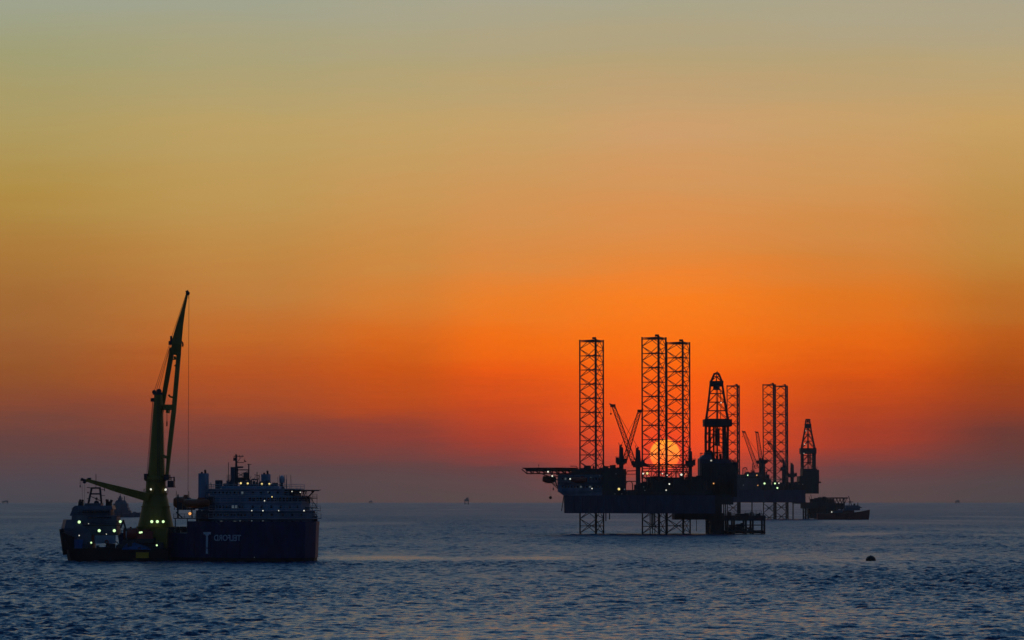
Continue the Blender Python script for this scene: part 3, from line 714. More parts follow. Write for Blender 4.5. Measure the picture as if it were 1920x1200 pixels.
# ------------------------------------------------------------------ far drilling rig
def far_rig():
    S = Site(1440, 2345.0); rnd = random.Random(14)
    R = thing('drilling_rig', S.o, 'farther jack-up drilling rig partly hidden behind the nearer rig, short derrick at its right', 'oil rig', 'jack-up drilling rigs')
    zt, zb = S.Z(919), S.Z(942)
    lo = [(S.X(1352), -14), (S.X(1425), -36), (S.X(1502), -36), (S.X(1502), 36), (S.X(1425), 36), (S.X(1352), 14)]
    h = MB().prism(lo, lo, zb, zt).span((S.X(1488), -12, S.Z(944.5)), (S.X(1501.5), 12, zb))
    for i in range(10): h.box((S.X(1428 + i * 8), -36.1, (zb + zt) / 2), (.4, .5, zt - zb - 1))
    h.build('hull', 'hullrig', R)
    for px, dy, pt, rc in ((1364, 2.0, 724.5, (.34, .5, .62)), (1431.5, -24.0, 722.5, (.38, .6, .6)), (1454.5, 18.0, 725, (.38, .6, .5))):
        base = Vector((S.X(px, dy), dy, 0))
        jack_leg(R, base, 9.6, math.radians(18), -3.0, S.Z(pt, dy), 6.85, rc, .17)
        j = MB()
        for cx, cy in ((0, 0), (9.1, 2.9), (7.1, -6.4)): j.box((base.x + cx, base.y + cy, zt + 3), (2.8, 2.8, 6), 0, .9, .9)
        j.box((base.x + 5.4, base.y - 1.2, zt + .5), (10, 9, .9)); j.build('jack_house', 'steel', R)
    q = MB()
    q.span((S.X(1345), -16, zt), (S.X(1443), 14, S.Z(900))).span((S.X(1352), -14, S.Z(900)), (S.X(1440), 12, S.Z(890)))
    q.span((S.X(1399), -10, S.Z(890)), (S.X(1424), 10, S.Z(886)))
    dh = q.build('deckhouse', 'panel', R)
    for i in range(16): MB().box((S.X(1380 + i * 3.7), -14.1, S.Z(895)), (.8, .15, .9)).build('window', 'glass', dh)
    t = MB()
    t.line([S.P(1393, 890), S.P(1393, 878), S.P(1399, 876.5), S.P(1401, 882)], .35, 5); t.tube(S.P(1397, 890), S.P(1397, 880), .3)
    t.tube(S.P(1410.5, 888), S.P(1411, 869), .3, 5).tube(S.P(1413, 888), S.P(1413, 874), .2, 5)
    clutter(t, S.X(1395), S.X(1440), -10, 8, S.Z(890), S.Z(880), 18, rnd, 4)
    clutter(t, S.X(1440), S.X(1500), -30, 20, zt, S.Z(903), 60, rnd, 7)
    t.span((S.X(1440), -20, zt), (S.X(1500), 20, S.Z(909)))
    t.build('deck_machinery', 'steel', R)
    pedestal_crane(R, S, 1427, -8, 905, 868, 859, 1.5, (1395, 810), (1419, 878), 2.6, 6.4, 1)
    pedestal_crane(R, S, 1432, -20, 905, 868, 862, 1.2, (1419.5, 811), (1427, 864), 2.6, 5.4, 1, False)
    pedestal_crane(R, S, 1470, -30, 910, 880, 862, 1.4, (1443, 832), (1468, 866), 2.4, 4.8, 1, True)
    pedestal_crane(R, S, 1485.5, -28, 910, 893, 868, 1.3, (1473, 886), (1482, 893), 2.0, 6.6, 1, False)
    c = MB()
    c.span((S.X(1497), -12, S.Z(925.5)), (S.X(1532.5), 12, S.Z(893))).span((S.X(1494), -13, S.Z(906)), (S.X(1536.5), 13, S.Z(903)))
    c.span((S.X(1503), -11, S.Z(893)), (S.X(1530), 11, S.Z(879))).span((S.X(1530), -7, S.Z(905)), (S.X(1534.5), 8, S.Z(881)))
    for i in range(7): c.box((S.X(1499 + i * 5.3), -12.3, S.Z(915)), (.4, .4, 7))
    c.rail([(S.X(1503), -11, S.Z(879)), (S.X(1530), -11, S.Z(879))], 1.3, .1)
    c.build('cantilever', 'steel', R)
    d = derrick(R, S, 0, [(880, 1503, 1528.5), (867, 1503, 1528.5), (854, 1503, 1528.5), (841, 1503, 1528.5), (827, 1505.5, 1525.5), (814, 1508, 1523), (802, 1510, 1521), (795, 1511, 1520), (788, 1511.5, 1519)],
                (851, 840.5, 1500.5, 1530), [(785.5, 1511, 1520, .8), (795, 1509.5, 1521.5, 3.2)], .42, .22)
    w = MB().span((S.X(1503), -4.8, S.Z(881)), (S.X(1506.5), 4.8, S.Z(850))).span((S.X(1523.5), -4.8, S.Z(881)), (S.X(1529), 4.8, S.Z(850)))
    w.build('windwall_column', 'steel', d)
    tb = MB().tube(S.P(1515, 795), S.P(1515, 870), .5, 5).tube(S.P(1519, 870, -2), S.P(1519, 845, -2), .6, 5); tb.build('top_drive', 'steel', d)
    for px in (1357, 1410, 1487, 1360.5): MB().tube(S.P(px, 942), S.P(px, 974), .5, 6).build('caisson_pipe', 'truss', R)
    MB().span((S.X(1383), -4, 0), (S.X(1388), 4, S.Z(942))).build('caisson', 'truss', R)
    for px, py, dy, r, kd in ((1379.5, 891, -16.5, .85, 'g'), (1402, 891, -16.5, .6, 'g'), (1419, 891, -16.5, .6, 'o'), (1394, 909.5, -17, .4, 'd'), (1421, 910, -17, .45, 'o'), (1433.5, 906.5, -38, .85, 'g'), (1453, 906.5, -38, .8, 'g'), (1460.5, 906, -38, .55, 'w'), (1457.5, 915, -38, .8, 'g'), (1505, 908, -13.6, .35, 'd'), (1507.5, 850, -6, .3, 'w'), (1509, 833, -5, .4, 'w'), (1511, 808, -4, .3, 'w')):
        lamp(S, R, px, py, dy, r, kd)
far_rig()

# ------------------------------------------------------------------ boats
def hull_mesh(m, L, B, D0, sheer, fx, fy, n=14, flare=.12, aft=.9, keel=-1.2):
    """fx,fy: functions turning (along, across) into plan; bow at +L/2; D0 deck height"""
    def half(t, k):      # half breadth at station t in 0..1 for fullness k
        e = 1.0 if t < .55 else max(.0, 1 - ((t - .55) / .45) ** 2.1)
        e *= (aft + (1 - aft) * min(1, t / .2))
        return B / 2 * (e * k)
    rings = []
    for zf, k, rk in ((0, .86, -.03), (.25, .92, -.02), (.6, .97, -.008), (1, 1.0, .0)):
        ring = []
        for sgn in (1, -1):
            rng_ = range(n + 1) if sgn == 1 else range(n, -1, -1)
            for i in rng_:
                t = i / n; hb = max(.05, half(t, k)); s = (-.5 + t * (1 + rk)) * L
                top = D0 + (sheer * max(0, (t - .5) / .5) ** 1.6)
                z = keel + (top - keel) * zf
                ring.append((fx(s, sgn * hb), fy(s, sgn * hb), z))
        rings.append(ring)
    return m.layers(rings)

def red_boat():
    S = Site(1590, 2270.0)
    R = thing('supply_vessel', S.o, 'dark red supply boat with blue wheelhouse, right of the farther rig', 'boat', 'supply boats')
    xl, xr = S.X(1532), S.X(1631); L = xr - xl; cx = (xl + xr) / 2
    m = MB(); hull_mesh(m, L, 11, S.Z(962.5), S.Z(955.5) - S.Z(962.5), lambda s, t: cx + s, lambda s, t: t)
    m.span((S.X(1558), -5.2, S.Z(967)), (S.X(1600), 5.2, S.Z(957)))
    m.build('hull', 'redhull', R)
    MB().span((S.X(1582), -4.6, S.Z(957)), (S.X(1611), 4.6, S.Z(952.5))).prism([(S.X(1584), -4.2), (S.X(1616), -4.2), (S.X(1616), 4.2), (S.X(1584), 4.2)], [(S.X(1586), -4), (S.X(1608), -4), (S.X(1608), 4), (S.X(1586), 4)], S.Z(952.5), S.Z(947.5)).build('wheelhouse', 'bluegrey', R)
    MB().tube(S.P(1597, 948), S.P(1591, 930), .3, 5).tube(S.P(1592, 948), S.P(1593.5, 938), .25, 5).tube(S.P(1590, 941), S.P(1600, 941), .2, 4).tube(S.P(1608.5, 948), S.P(1608.5, 942), .5, 6, .2).ball(S.P(1602, 946), .8).build('mast', 'steel', R)
    a = S.P(1559, 960, -5.5); b = S.P(1580, 954.5, -5.5)
    MB().add([(a.x, -5.5, a.z), (b.x, -5.5, b.z), (b.x, -5.5, a.z - .3), (a.x, -5.5, a.z - .8), (a.x, -5.2, a.z), (b.x, -5.2, b.z), (b.x, -5.2, a.z - .3), (a.x, -5.2, a.z - .8)], [(0, 1, 2, 3), (7, 6, 5, 4), (0, 4, 5, 1), (1, 5, 6, 2), (2, 6, 7, 3), (3, 7, 4, 0)]).build('bulwark', 'grey', R)
    lamp(S, R, 1559.5, 960, -6, .5, 'w')
red_boat()

def distant_ship():
    S = Site(233, 2560.0)
    R = thing('cargo_ship', S.o, 'hazy blue ship far away, seen between the left boat and the yellow crane pedestal', 'ship')
    xl, xr = S.X(196), S.X(266); cx = (xl + xr) / 2
    m = MB(); hull_mesh(m, xr - xl, 12, S.Z(962.5), .8, lambda s, t: cx + s, lambda s, t: t, flare=.1); m.build('hull', 'bluegrey', R)
    h = MB().span((S.X(212), -5, S.Z(963)), (S.X(242), 5, S.Z(952))).span((S.X(214), -4.5, S.Z(952)), (S.X(240), 4.5, S.Z(944))).prism([(S.X(216), -4), (S.X(238), -4), (S.X(238), 4), (S.X(216), 4)], [(S.X(219), -3), (S.X(235), -3), (S.X(235), 3), (S.X(219), 3)], S.Z(944), S.Z(938))
    h.span((S.X(240), -4, S.Z(963)), (S.X(246), 4, S.Z(957))).span((S.X(250), -3, S.Z(963)), (S.X(256), 3, S.Z(959.5))).build('superstructure', 'bluegrey', R)
    MB().prism([(S.X(221), -2), (S.X(229), -2), (S.X(229), 2), (S.X(221), 2)], [(S.X(224), -1), (S.X(227), -1), (S.X(227), 1), (S.X(224), 1)], S.Z(938), S.Z(930)).tube(S.P(225.5, 930), S.P(225.5, 926), .3).tube(S.P(220, 934), S.P(231, 934), .3).tube(S.P(233.5, 938), S.P(233.5, 930), .35).build('mast', 'bluegrey', R)
distant_ship()

for nm, px, w, hgt, lab in (('offshore_platform', 875, 9, 9, 'tiny hazy platform on the horizon left of the nearer rig'),
                       ('offshore_platform', 1795, 8, 4.5, 'faint low platform on the horizon at the far right'),
                       ('offshore_platform', 10, 12, 3.8, 'faint low platform on the horizon at the far left edge'),
                       ('offshore_platform', 695, 7, 3.4, 'very faint platform on the horizon right of the crane ship')):
    D = 9000.0 if px == 875 else 11500.0
    S = Site(px, D); u = D / F
    R = thing(nm, S.o, lab, 'platform', 'platforms on the horizon')
    z0 = S.Z(942); top = z0 + hgt * u
    MB().box((0, 0, z0 + (top - z0) * .45), (w * u, w * u * .7, (top - z0) * .45)).box((w * u * .12, 0, z0 + (top - z0) * .82), (w * u * .5, w * u * .4, (top - z0) * .35)).build('topside', 'bluegrey', R)  # haze fading put into the colour: paler blue-grey instead of dark steel
    g = MB()
    for i in (-1, 1):
        for j in (-1, 1): g.tube((i * w * u * .4, j * w * u * .25, -1), (i * w * u * .34, j * w * u * .22, z0 + (top - z0) * .25), 1.1, 6)
    g.box((0, 0, z0 * .5), (w * u * .8, w * u * .5, 1.0)); g.build('jacket', 'truss', R)

# buoy
S = Site(1632, 748.0)
B = thing('mooring_buoy', S.o, 'dark round mooring buoy floating alone in the water at the right', 'buoy')
MB().lathe((0, 0, 0), [(-.8, .5), (-.3, 1.0), (0, 1.16), (.35, 1.16), (.7, 1.0), (.98, .72), (1.15, .38), (1.2, .1)], 18).build('float', 'black', B, True)
MB().tube((.0, 0, 1.1), (.0, 0, 1.26), .09).tube((-.12, 0, 1.25), (.12, 0, 1.25), .05).build('mooring_eye', 'black', B)

# ------------------------------------------------------------------ crane ship
def crane_ship():
    S = Site(332, 737.0); rnd = random.Random(3); A = math.radians(30)
    R = thing('crane_ship', S.o, 'large navy blue crane ship with pale superstructure, helideck and tall yellow crane', 'ship')
    d = Vector((math.cos(A), -math.sin(A), 0)); n = Vector((math.sin(A), math.cos(A), 0))
    Q = lambda s, t, z=0.0: Vector((0, 0, z)) + d * s + n * t
    Z = lambda py: S.Z(py, -5)
    def poly(pts): return [(Q(s, t).x, Q(s, t).y) for s, t in pts]
    hull_lo = [(-22, 1), (8, 0), (18, 0), (23.7, 1.1), (27.6, 3.9), (30.0, 8), (30.2, 12), (28.6, 15.6), (25.0, 18.4), (19, 20), (-22, 20)]
    hull_hi = [(-22, 0), (8, 0), (18.3, 0), (23.9, 1), (27.9, 3.8), (30.2, 8), (30.4, 12), (28.8, 15.7), (25.2, 18.6), (19, 20), (-22, 20)]
    z1 = Z(985)
    aft_lo = [(-22, 0), (3, 0), (3, 20), (-22, 20)]
    MB().prism(poly([(3, 0.0)] + hull_lo[1:-1] + [(3, 20)]), poly([(3, 0)] + hull_hi[1:-1] + [(3, 20)]), 1.0, z1).prism(poly([(-16, 0.02), (3.0, 0.02), (3.0, 19.9), (-16, 19.9)]), poly([(-17, 0.02), (3.0, 0.02), (3.0, 19.9), (-17, 19.9)]), 1.0, Z(1000)).build('hull', 'navy', R)
    MB().prism(poly([(-15, .3)] + [(s - .3, t + (.3 if t < 10 else -.3)) for s, t in hull_lo[1:-1]] + [(-15, 19.7)]), poly([(-15, .15)] + [(s - .1, t + (.1 if t < 10 else -.1)) for s, t in hull_lo[1:-1]] + [(-15, 19.8)]), -2.0, 1.0).build('waterline_band', 'boot', R)
    # rubbing strakes and plates on the side
    st = MB()
    for zz in (z1 - .35, 3.2): st.box(tuple(Q(10.5, -.06, zz)), (15, .14, .3), -A)
    for s in (5, 9.5, 14, 17.5): st.box(tuple(Q(s, -.05, (1 + z1) / 2)), (.12, .1, z1 - 1.2), -A)
    st.build('rubbing_strake', 'navy', R)
    bw = MB()    # bulwark round the bow
    pts = [Q(s, t, z1) for s, t in [(3, 0)] + hull_hi[1:-1]]
    for a, b in zip(pts, pts[1:]):
        bw.add([a, b, b + Vector((0, 0, .9)), a + Vector((0, 0, .9)), a + n * .12, b + n * .12, b + n * .12 + Vector((0, 0, .9)), a + n * .12 + Vector((0, 0, .9))], [(0, 1, 2, 3), (7, 6, 5, 4), (3, 2, 6, 7), (0, 4, 5, 1), (0, 3, 7, 4), (1, 5, 6, 2)])
    bw.build('bulwark', 'navy', R)
    # marks: a tall T and the mirrored name, on the side plating
    sp = lambda px: (px - 332) / (F / 733.0) / math.cos(A) * 1.0
    def side(px, py):    # point on the near side plane
        s = sp(px); s = s * (1 + (-s * math.sin(A)) / 737.0); dy = Q(s, 0).y
        return s, S.Z(py, dy)
    mk = MB()
    for a, b, c, e in ((385.5, 400.5, 997.5, 1002), (389.3, 396.2, 1002, 1004), (391, 394.6, 1004, 1038.5)):
        s0, zz1 = side(a, c); s1, zz0 = side(b, e); mk.box(tuple(Q((s0 + s1) / 2, -.10, (zz0 + zz1) / 2)), (s1 - s0, .06, zz1 - zz0), -A)
    mk.build('hull_emblem', 'mark', R)
    cu = bpy.data.curves.new('name', 'FONT'); cu.body = 'TELFORD'; cu.size = 1.0; cu.extrude = .02; cu.offset = .018
    to = bpy.data.objects.new('ship_name', cu); COL.objects.link(to)
    bpy.context.view_layer.update()
    me = bpy.data.meshes.new_from_object(to.evaluated_get(bpy.context.evaluated_depsgraph_get())); bpy.data.objects.remove(to)
    xs = [v.co.x for v in me.vertices]; ys = [v.co.y for v in me.vertices]
    s0, zz1 = side(407, 1002.5); s1, zz0 = side(461, 1014.5); w = max(xs) - min(xs); hh = max(ys) - min(ys)
    for v in me.vertices:
        u = (max(xs) - v.co.x) / w; q = (v.co.y - min(ys)) / hh; p = Q(s0 + u * (s1 - s0), -.11 - v.co.z, zz0 + q * (zz1 - zz0)); v.co = p
    me.materials.clear(); me.materials.append(M['mark']); me.update()
    no = bpy.data.objects.new('ship_name', me); COL.objects.link(no); no.parent = R
    # superstructure tiers
    t1 = [(9.5, .8), (19, .8), (23.4, 2.2), (27.2, 5.2), (29.1, 9.5), (28.8, 14), (23, 18.5), (9.5, 19)]
    t2 = [(9.8, 1.2), (19, 1.2), (23, 2.8), (26.2, 5.8), (27.6, 10), (27.0, 14.5), (22, 17.8), (9.8, 18)]
    t3 = [(7.6, 2), (18.6, 2), (22, 3.6), (24.6, 6.6), (25.6, 10), (25, 14), (21, 17), (7.6, 17)]
    su = MB().prism(poly(t1), poly(t1), z1, Z(958)).prism(poly(t2), poly(t2), Z(958), Z(941)).prism(poly(t2), poly(t2), Z(941), Z(930)).prism(poly(t3), poly(t3), Z(930), Z(917))
    SUP = su.build('superstructure', 'house', R)
    tp = MB().prism(poly([(9.5, 4), (20, 4), (21.5, 10), (19, 15), (9.5, 15)]), poly([(9.5, 4), (20, 4), (21.5, 10), (19, 15), (9.5, 15)]), Z(917), Z(911)); tp.build('wheelhouse_roof', 'house', SUP)
    dk = MB()
    def slab(pts, py, grow=.9, th=.22):
        cx = sum(p[0] for p in pts) / len(pts); cy = sum(p[1] for p in pts) / len(pts)
        g = [(s + (grow if s > cx else -grow * .5), t + (grow if t > cy else -grow)) for s, t in pts]
        dk.prism(poly(g), poly(g), Z(py) - th / 2, Z(py) + th / 2); dk.rail([Q(s, t, Z(py)) for s, t in g[:6]], 1.05, .045, 1.6)
    slab(t1, 972, 1.0); slab(t1, 957.5, .9); slab(t2, 941.5, .3); slab(t3, 930, .9); slab(t3, 917, .5)
    dk.build('walkway', 'housew', SUP)
    # windows: bridge front and side rows
    def face(ptsA, t0, py, w, hh, mt, nm='window', off=.07):
        (s0, u0), (s1, u1) = ptsA; p = Vector((s0 + (s1 - s0) * t0, u0 + (u1 - u0) * t0)); e = Vector((s1 - s0, u1 - u0)).normalized(); nn = Vector((e.y, -e.x))
        q = p + nn * off; c = Q(q.x, q.y, Z(py)); wd = d * e.x + n * e.y
        MB().box(tuple(c), (w, .1, hh), math.atan2(wd.y, wd.x)).build(nm, mt, SUP)
    for seg in (1, 2, 3, 4):
        L = (Vector(t2[seg + 1]) - Vector(t2[seg])).length; k = max(2, int(L / .85))
        for i in range(k): face((t2[seg], t2[seg + 1]), (i + .5) / k, 935.7, .58, .95, 'glass')
    for py, tt, lo_, hi_ in ((950, t2, 0, 9), (965, t1, 0, 10), (979, t1, 0, 10), (924, t3, 0, 9)):
        for i in range(lo_, hi_): face((tt[0], tt[1]), (i + .6) / 10.2, py, .5, .6, 'lens_d' if rnd.random() < .1 else 'glass')
        for seg in (1, 2, 3):
            for i in range(2): face((tt[seg], tt[seg + 1]), (i + .5) / 2, py, .5, .6, 'glass')
    # aft house, boat deck and stanchions
    ah = MB()
    ah.prism(poly([(3.2, 3), (9.6, 3), (9.6, 17), (3.2, 17)]), poly([(3.2, 3), (9.6, 3), (9.6, 17), (3.2, 17)]), z1, Z(957))
    ah.prism(poly([(4.6, 6), (10, 3), (10, 17), (4.6, 17)]), poly([(4.6, 6), (10, 3), (10, 17), (4.6, 17)]), Z(957), Z(930))
    ah.build('aft_house', 'panel', R)
    bd = MB().box(tuple(Q(4.5, 1.5, Z(972))), (11, 3.0, .25), -A)
    for s in (-.6, 2.8, 6, 9.6): bd.tube(Q(s, .2, z1 - .3 if s > 3 else Z(1000)), Q(s, .2, Z(972)), .12, 5)
    bd.rail([Q(-1, 0, Z(972)), Q(9.8, 0, Z(972))], 1.0, .05, 1.5)
    bd.tube(Q(9.8, 0, Z(972)), Q(12.2, 0, Z(984)), .12); bd.build('boat_deck', 'panel', R)
    dv = MB()
    for s in (3.4, 8.8): dv.line([Q(s, 1.2, Z(972)), Q(s, .9, Z(938)), Q(s, -.6, Z(934.5))], .16)
    dv.tube(Q(-1.2, 2, Z(972)), Q(-1.2, 2, Z(927)), .2).tube(Q(.2, 2, Z(972)), Q(-1, 1, Z(960)), .15).tube(Q(-.6, 4, Z(955)), Q(2.2, 4, Z(955)), .18).tube(Q(-2.6, 4, Z(972)), Q(-2.6, 4, Z(950)), .16)
    clutter(dv, -1.4, 2.2, -1, 2, Z(956), Z(940), 5, rnd, 1.0)
    dv.build('davit', 'steel', R)
    # funnels
    def funnel(s, t, w, l, p0, p1, mt='house', nm='funnel'):
        f = MB(); zz0, zz1 = Z(p0), Z(p1)
        f.prism(poly([(s - l / 2, t - w / 2), (s + l / 2, t - w / 2), (s + l / 2, t + w / 2), (s - l / 2, t + w / 2)]), poly([(s - l / 2, t - w / 2), (s + l / 2 - .1, t - w / 2), (s + l / 2 - .1, t + w / 2), (s - l / 2, t + w / 2)]), zz0, zz1)
        o = f.build(nm, mt, R); g = MB()
        for k in (-.25, .25): g.tube(Q(s + k * l, t, zz1), Q(s + k * l - .1, t, zz1 + .55 + k), .24, 8)
        g.build('exhaust_pipe', 'black', o); return o
    funnel(3.9, 5.0, 1.6, 1.9, 957, 887)
    funnel(15.0, 14.2, 1.2, 1.9, 914, 888.5)
    bt = MB()   # small housings on the roof
    for px, py0, py1, w in ((408, 917, 900, 1.1), (425, 917, 906, 1.6), (437, 911, 875, 1.15)):
        bt.box((S.X(px), 3, (Z(py0) + Z(py1)) / 2), (w, 1.4, Z(py1) - Z(py0)), -A)
    bt.box((S.X(411), 4, Z(921)), (8.2, 4, Z(917) - Z(925)), -A)
    clutter(bt, S.X(420), S.X(520), 0, 6, Z(912), Z(897), 40, rnd, 1.4)
    for i in range(26):
        x = S.X(rnd.uniform(386, 545)); hgt = rnd.choice([.9, 1.4, 2.2, 3.2]); z0 = Z(916 if x < S.X(430) or x > S.X(520) else 911); bt.tube((x, 2 + rnd.random() * 3, z0), (x, 2 + rnd.random(), z0 + hgt), .05, 4)
    bt.rail([(S.X(386), 1, Z(917)), (S.X(425), 1, Z(917))], 1.0, .045, 1.0)
    bt.build('roof_equipment', 'panel', R)
    ms = MB(); P = lambda x, y, dy=2: S.P(x, y, dy)
    ms.tube(P(443, 912), P(443, 852), .34, 8, .22).tube(P(438, 855.5), P(457, 855.5), .09, 5).tube(P(444, 867), P(457, 867), .08, 5).tube(P(439.5, 858), P(439.5, 864), .28, 6)
    ms.tube(P(466.5, 912), P(466.5, 870), .16, 6).tube(P(463.5, 870.5), P(471.5, 870.5), .07, 4).tube(P(443, 881), P(467, 881), .12, 5).tube(P(443, 876), P(456, 876), .2, 5)
    ms.tube(P(441.5, 851), P(441.5, 856), .05, 4).tube(P(449, 853), P(449, 858), .06, 4).tube(P(454, 852.5), P(454, 858), .05, 4).tube(P(444, 868), P(452, 857), .05, 4)
    for a in ((443, 895, 467, 882), (467, 900, 443, 885)): ms.tube(P(a[0], a[1]), P(a[2], a[3]), .07, 4)
    ms.tube(P(428.5, 912), P(428.5, 867), .07, 4).tube(P(482, 912), P(482, 885), .09, 4).tube(P(477, 890), P(486, 892), .07, 4).tube(P(486, 911), P(486, 890), .07, 4)
    for i in range(5): ms.tube(P(467 + i * 4, 901), P(471 + i * 4, 893 + (i % 2) * 4), .06, 4)
    ms.box(tuple(P(461, 893)), (1.1, .5, 1.8)); ms.box(tuple(P(451, 900)), (1.6, .5, 1.2))
    ms.build('radar_mast', 'steel', R)
    fl = P(458, 862); MB().add([fl, fl + Vector((.55, 0, -.5)), fl + Vector((0, 0, -.45)), fl + Vector((0, .03, 0)), fl + Vector((.55, .03, -.5)), fl + Vector((0, .03, -.45))], [(0, 2, 1), (3, 4, 5), (0, 1, 4, 3), (1, 2, 5, 4), (2, 0, 3, 5)]).tube(fl + Vector((0, 0, .3)), fl + Vector((0, 0, -.6)), .03, 4).build('flag', 'black', R)
    rd = P(528.5, 898.5, 3); MB().lathe(tuple(rd), [(-.9, .35), (-.7, .58), (.2, .64), (.6, .5), (.85, .2), (.9, .02)], 14).build('radome', 'housew', R, True)
    MB().tube(rd + Vector((0, 0, -.9)), rd + Vector((0, 0, -2.3)), .32, 8, .5).tube(rd + Vector((-.6, 0, -2.2)), rd + Vector((0, 0, -1)), .08, 4).tube(rd + Vector((.6, 0, -2.2)), rd + Vector((0, 0, -1)), .08, 4).build('radome_stand', 'steel', R)
    # helideck over the bow
    hc = Q(25.9, 11.8, Z(919.5)); rr = 4.6
    MB().lathe(tuple(hc), [(-.16, rr - .2), (-.1, rr), (.12, rr), (.14, rr - .1)], 8).build('helideck', 'deck', R)
    hs = MB()
    for a in range(8):
        u = Vector((math.cos(a * math.pi / 4 + .39), math.sin(a * math.pi / 4 + .39), 0)); hs.tube(hc + u * rr, hc + u * (rr + .7) + Vector((0, 0, .15)), .05, 4)
        hs.tube(hc + u * 3.6 + Vector((0, 0, -.2)), hc + u * 2.0 + Vector((0, 0, -1.7)), .12, 5)
    for a in (-3, -1, 1, 3): hs.tube(hc + Vector((a, -2.5, -.3)), hc + Vector((a, 2.5, -.3)), .14, 4)
    hs.tube(hc + Vector((-2.4, 0, -1.7)), hc + Vector((2.8, 0, -1.7)), .16).tube(hc + Vector((2.4, -1, -1.8)), hc + Vector((2.4, -1, -3.0)), .2)
    hs.build('helideck_frame', 'steel', R)
    sx = MB()   # stair tower and outer landings at the bow
    x0, x1 = S.X(583, -2), S.X(595, -2)
    for py in (934, 952, 968): sx.span((x0 - 1.6, -3.4, Z(py) - .09), (x1, -1, Z(py) + .09)); sx.rail([(x0, -3.4, Z(py)), (x1, -3.4, Z(py))], .9, .035, .8)
    for x in (x0 + .5, x1): sx.tube((x, -3.3, Z(984)), (x, -3.3, Z(927)), .05, 4)
    for a, b in ((951, 934), (968, 951)): sx.tube((x1, -3.1, Z(a)), (x0, -3.1, Z(b)), .07, 4)
    sx.box((x1 - .4, -2.2, Z(973)), (.9, 1.2, 1.2))
    sx.build('stair_tower', 'steel', R)
    # lifeboat 2 pieces are separate things
    lifeboat('lifeboat', S.o + Q(6.1, -.9, Z(944)), 7.0, 2.5, 2.1, -A, 'orange enclosed lifeboat hung lengthwise on the side of the crane ship', 'orange', 'lifeboats of the crane ship')
    lifeboat('lifeboat', S.o + Vector((S.X(338), 5, Z(943))), 4.2, 3.0, 2.9, -.2, 'orange lifeboat hung at the aft end of the boat deck beside the yellow pedestal', 'orange', 'lifeboats of the crane ship')
    # aft deck gear
    ag = MB(); clutter(ag, -7.0, 1.6, 3, 12, Z(1000), Z(985), 26, rnd, 2.0); ag.rail([Q(-16, 0, Z(1000)), Q(3, 0, Z(1000))], 1.1, .05, 1.5); ag.build('deck_gear', 'steel', R)
    for px, py, dy, r, kd in ((451.5, 906, -1, .34, 'y'), (464.5, 906.5, -1, .34, 'y'), (491, 907.5, -1, .34, 'y'), (505, 907.5, -1, .34, 'y'), (414.5, 916.5, -3, .24, 'd'), (356, 963, -3.2, .5, 'o'), (378.5, 957.5, -3.2, .18, 'd'),
                              (472, 957.5, -12, .2, 'w'), (493, 957.5, -13, .24, 'w'), (522.5, 957.5, -13, .18, 'w'), (570, 957.5, -9, .26, 'w'), (496, 939, -12, .22, 'w'), (510, 931.5, -12, .22, 'y'), (502.5, 922.5, -11, .22, 'd'), (547.5, 921.5, -10, .2, 'w'), (563, 923, -8, .2, 'w'),
                              (450, 976.5, -12, .26, 'd'), (472, 976.5, -13, .26, 'd'), (493, 976.5, -14, .24, 'd'), (366, 975.5, -3.4, .22, 'd'), (477, 1045, -12.5, .16, 'd')):
        lamp(S, R, px, py, dy, r * (.72 if kd in 'wd' else .85), kd)
    # ---------------- the crane
    D = 6.0; cx = S.X(292, D); z = lambda py: S.Z(py, D); wx = lambda a, b: (S.X(b, D) - S.X(a, D)) / 2
    pd = MB(); prof = []
    for py, a, b in ((1008, 257, 327), (989, 257.5, 325.5), (965, 262.5, 320), (936, 268.5, 314.5), (925, 272, 312), (919, 273.5, 311.5), (902, 274.5, 311), (901, 276, 309)): prof.append((z(py), wx(a, b)))
    pd.lathe((cx, D, 0), prof, 4 * 7)
    PED = pd.build('crane_pedestal', 'yellow', R)
    fr = MB()
    for py, a, b, h in ((989, 255, 328, .25), (926, 270, 314, .3), (950, 263.5, 319, .12)): fr.lathe((cx, D, 0), [(z(py) - h, wx(a, b)), (z(py) + h, wx(a, b))], 28)
    fr.rail([(cx + wx(272, 312) * 1.15 * math.cos(a), D + wx(272, 312) * 1.15 * math.sin(a), z(925)) for a in [math.pi + k * math.pi / 6 for k in range(7)]], 1, .05, 1)
    fr.build('stiffening_ring', 'yellow', PED)
    MB().span((S.X(293, -1), -1.6, 1.5), (S.X(314, -1), 3, z(990))).build('pedestal_foot', 'yellow', R)
    cr = MB()   # slewing platform and tower
    cr.lathe((cx, D, 0), [(z(902), wx(272.5, 313)), (z(899), wx(271, 315)), (z(893), wx(272, 313)), (z(892), wx(275, 311))], 20)
    def sec(py, a, b, dep):
        c = (S.X(a, D) + S.X(b, D)) / 2; w = wx(a, b); return [(c + w * x, D + dep * y, z(py)) for x, y in ((-1, -.6), (-.7, -1), (.7, -1), (1, -.6), (1, .6), (.7, 1), (-.7, 1), (-1, .6))]
    cr.layers([sec(892, 278, 309, 2.0), sec(870, 280, 307.5, 1.9), sec(840, 282, 306.5, 1.7), sec(800, 284.5, 305.5, 1.5), sec(765, 287, 304, 1.3), sec(745, 288.5, 303, 1.2), sec(738, 288, 303, 1.2)])
    CR = cr.build('crane_tower', 'yellow', R)
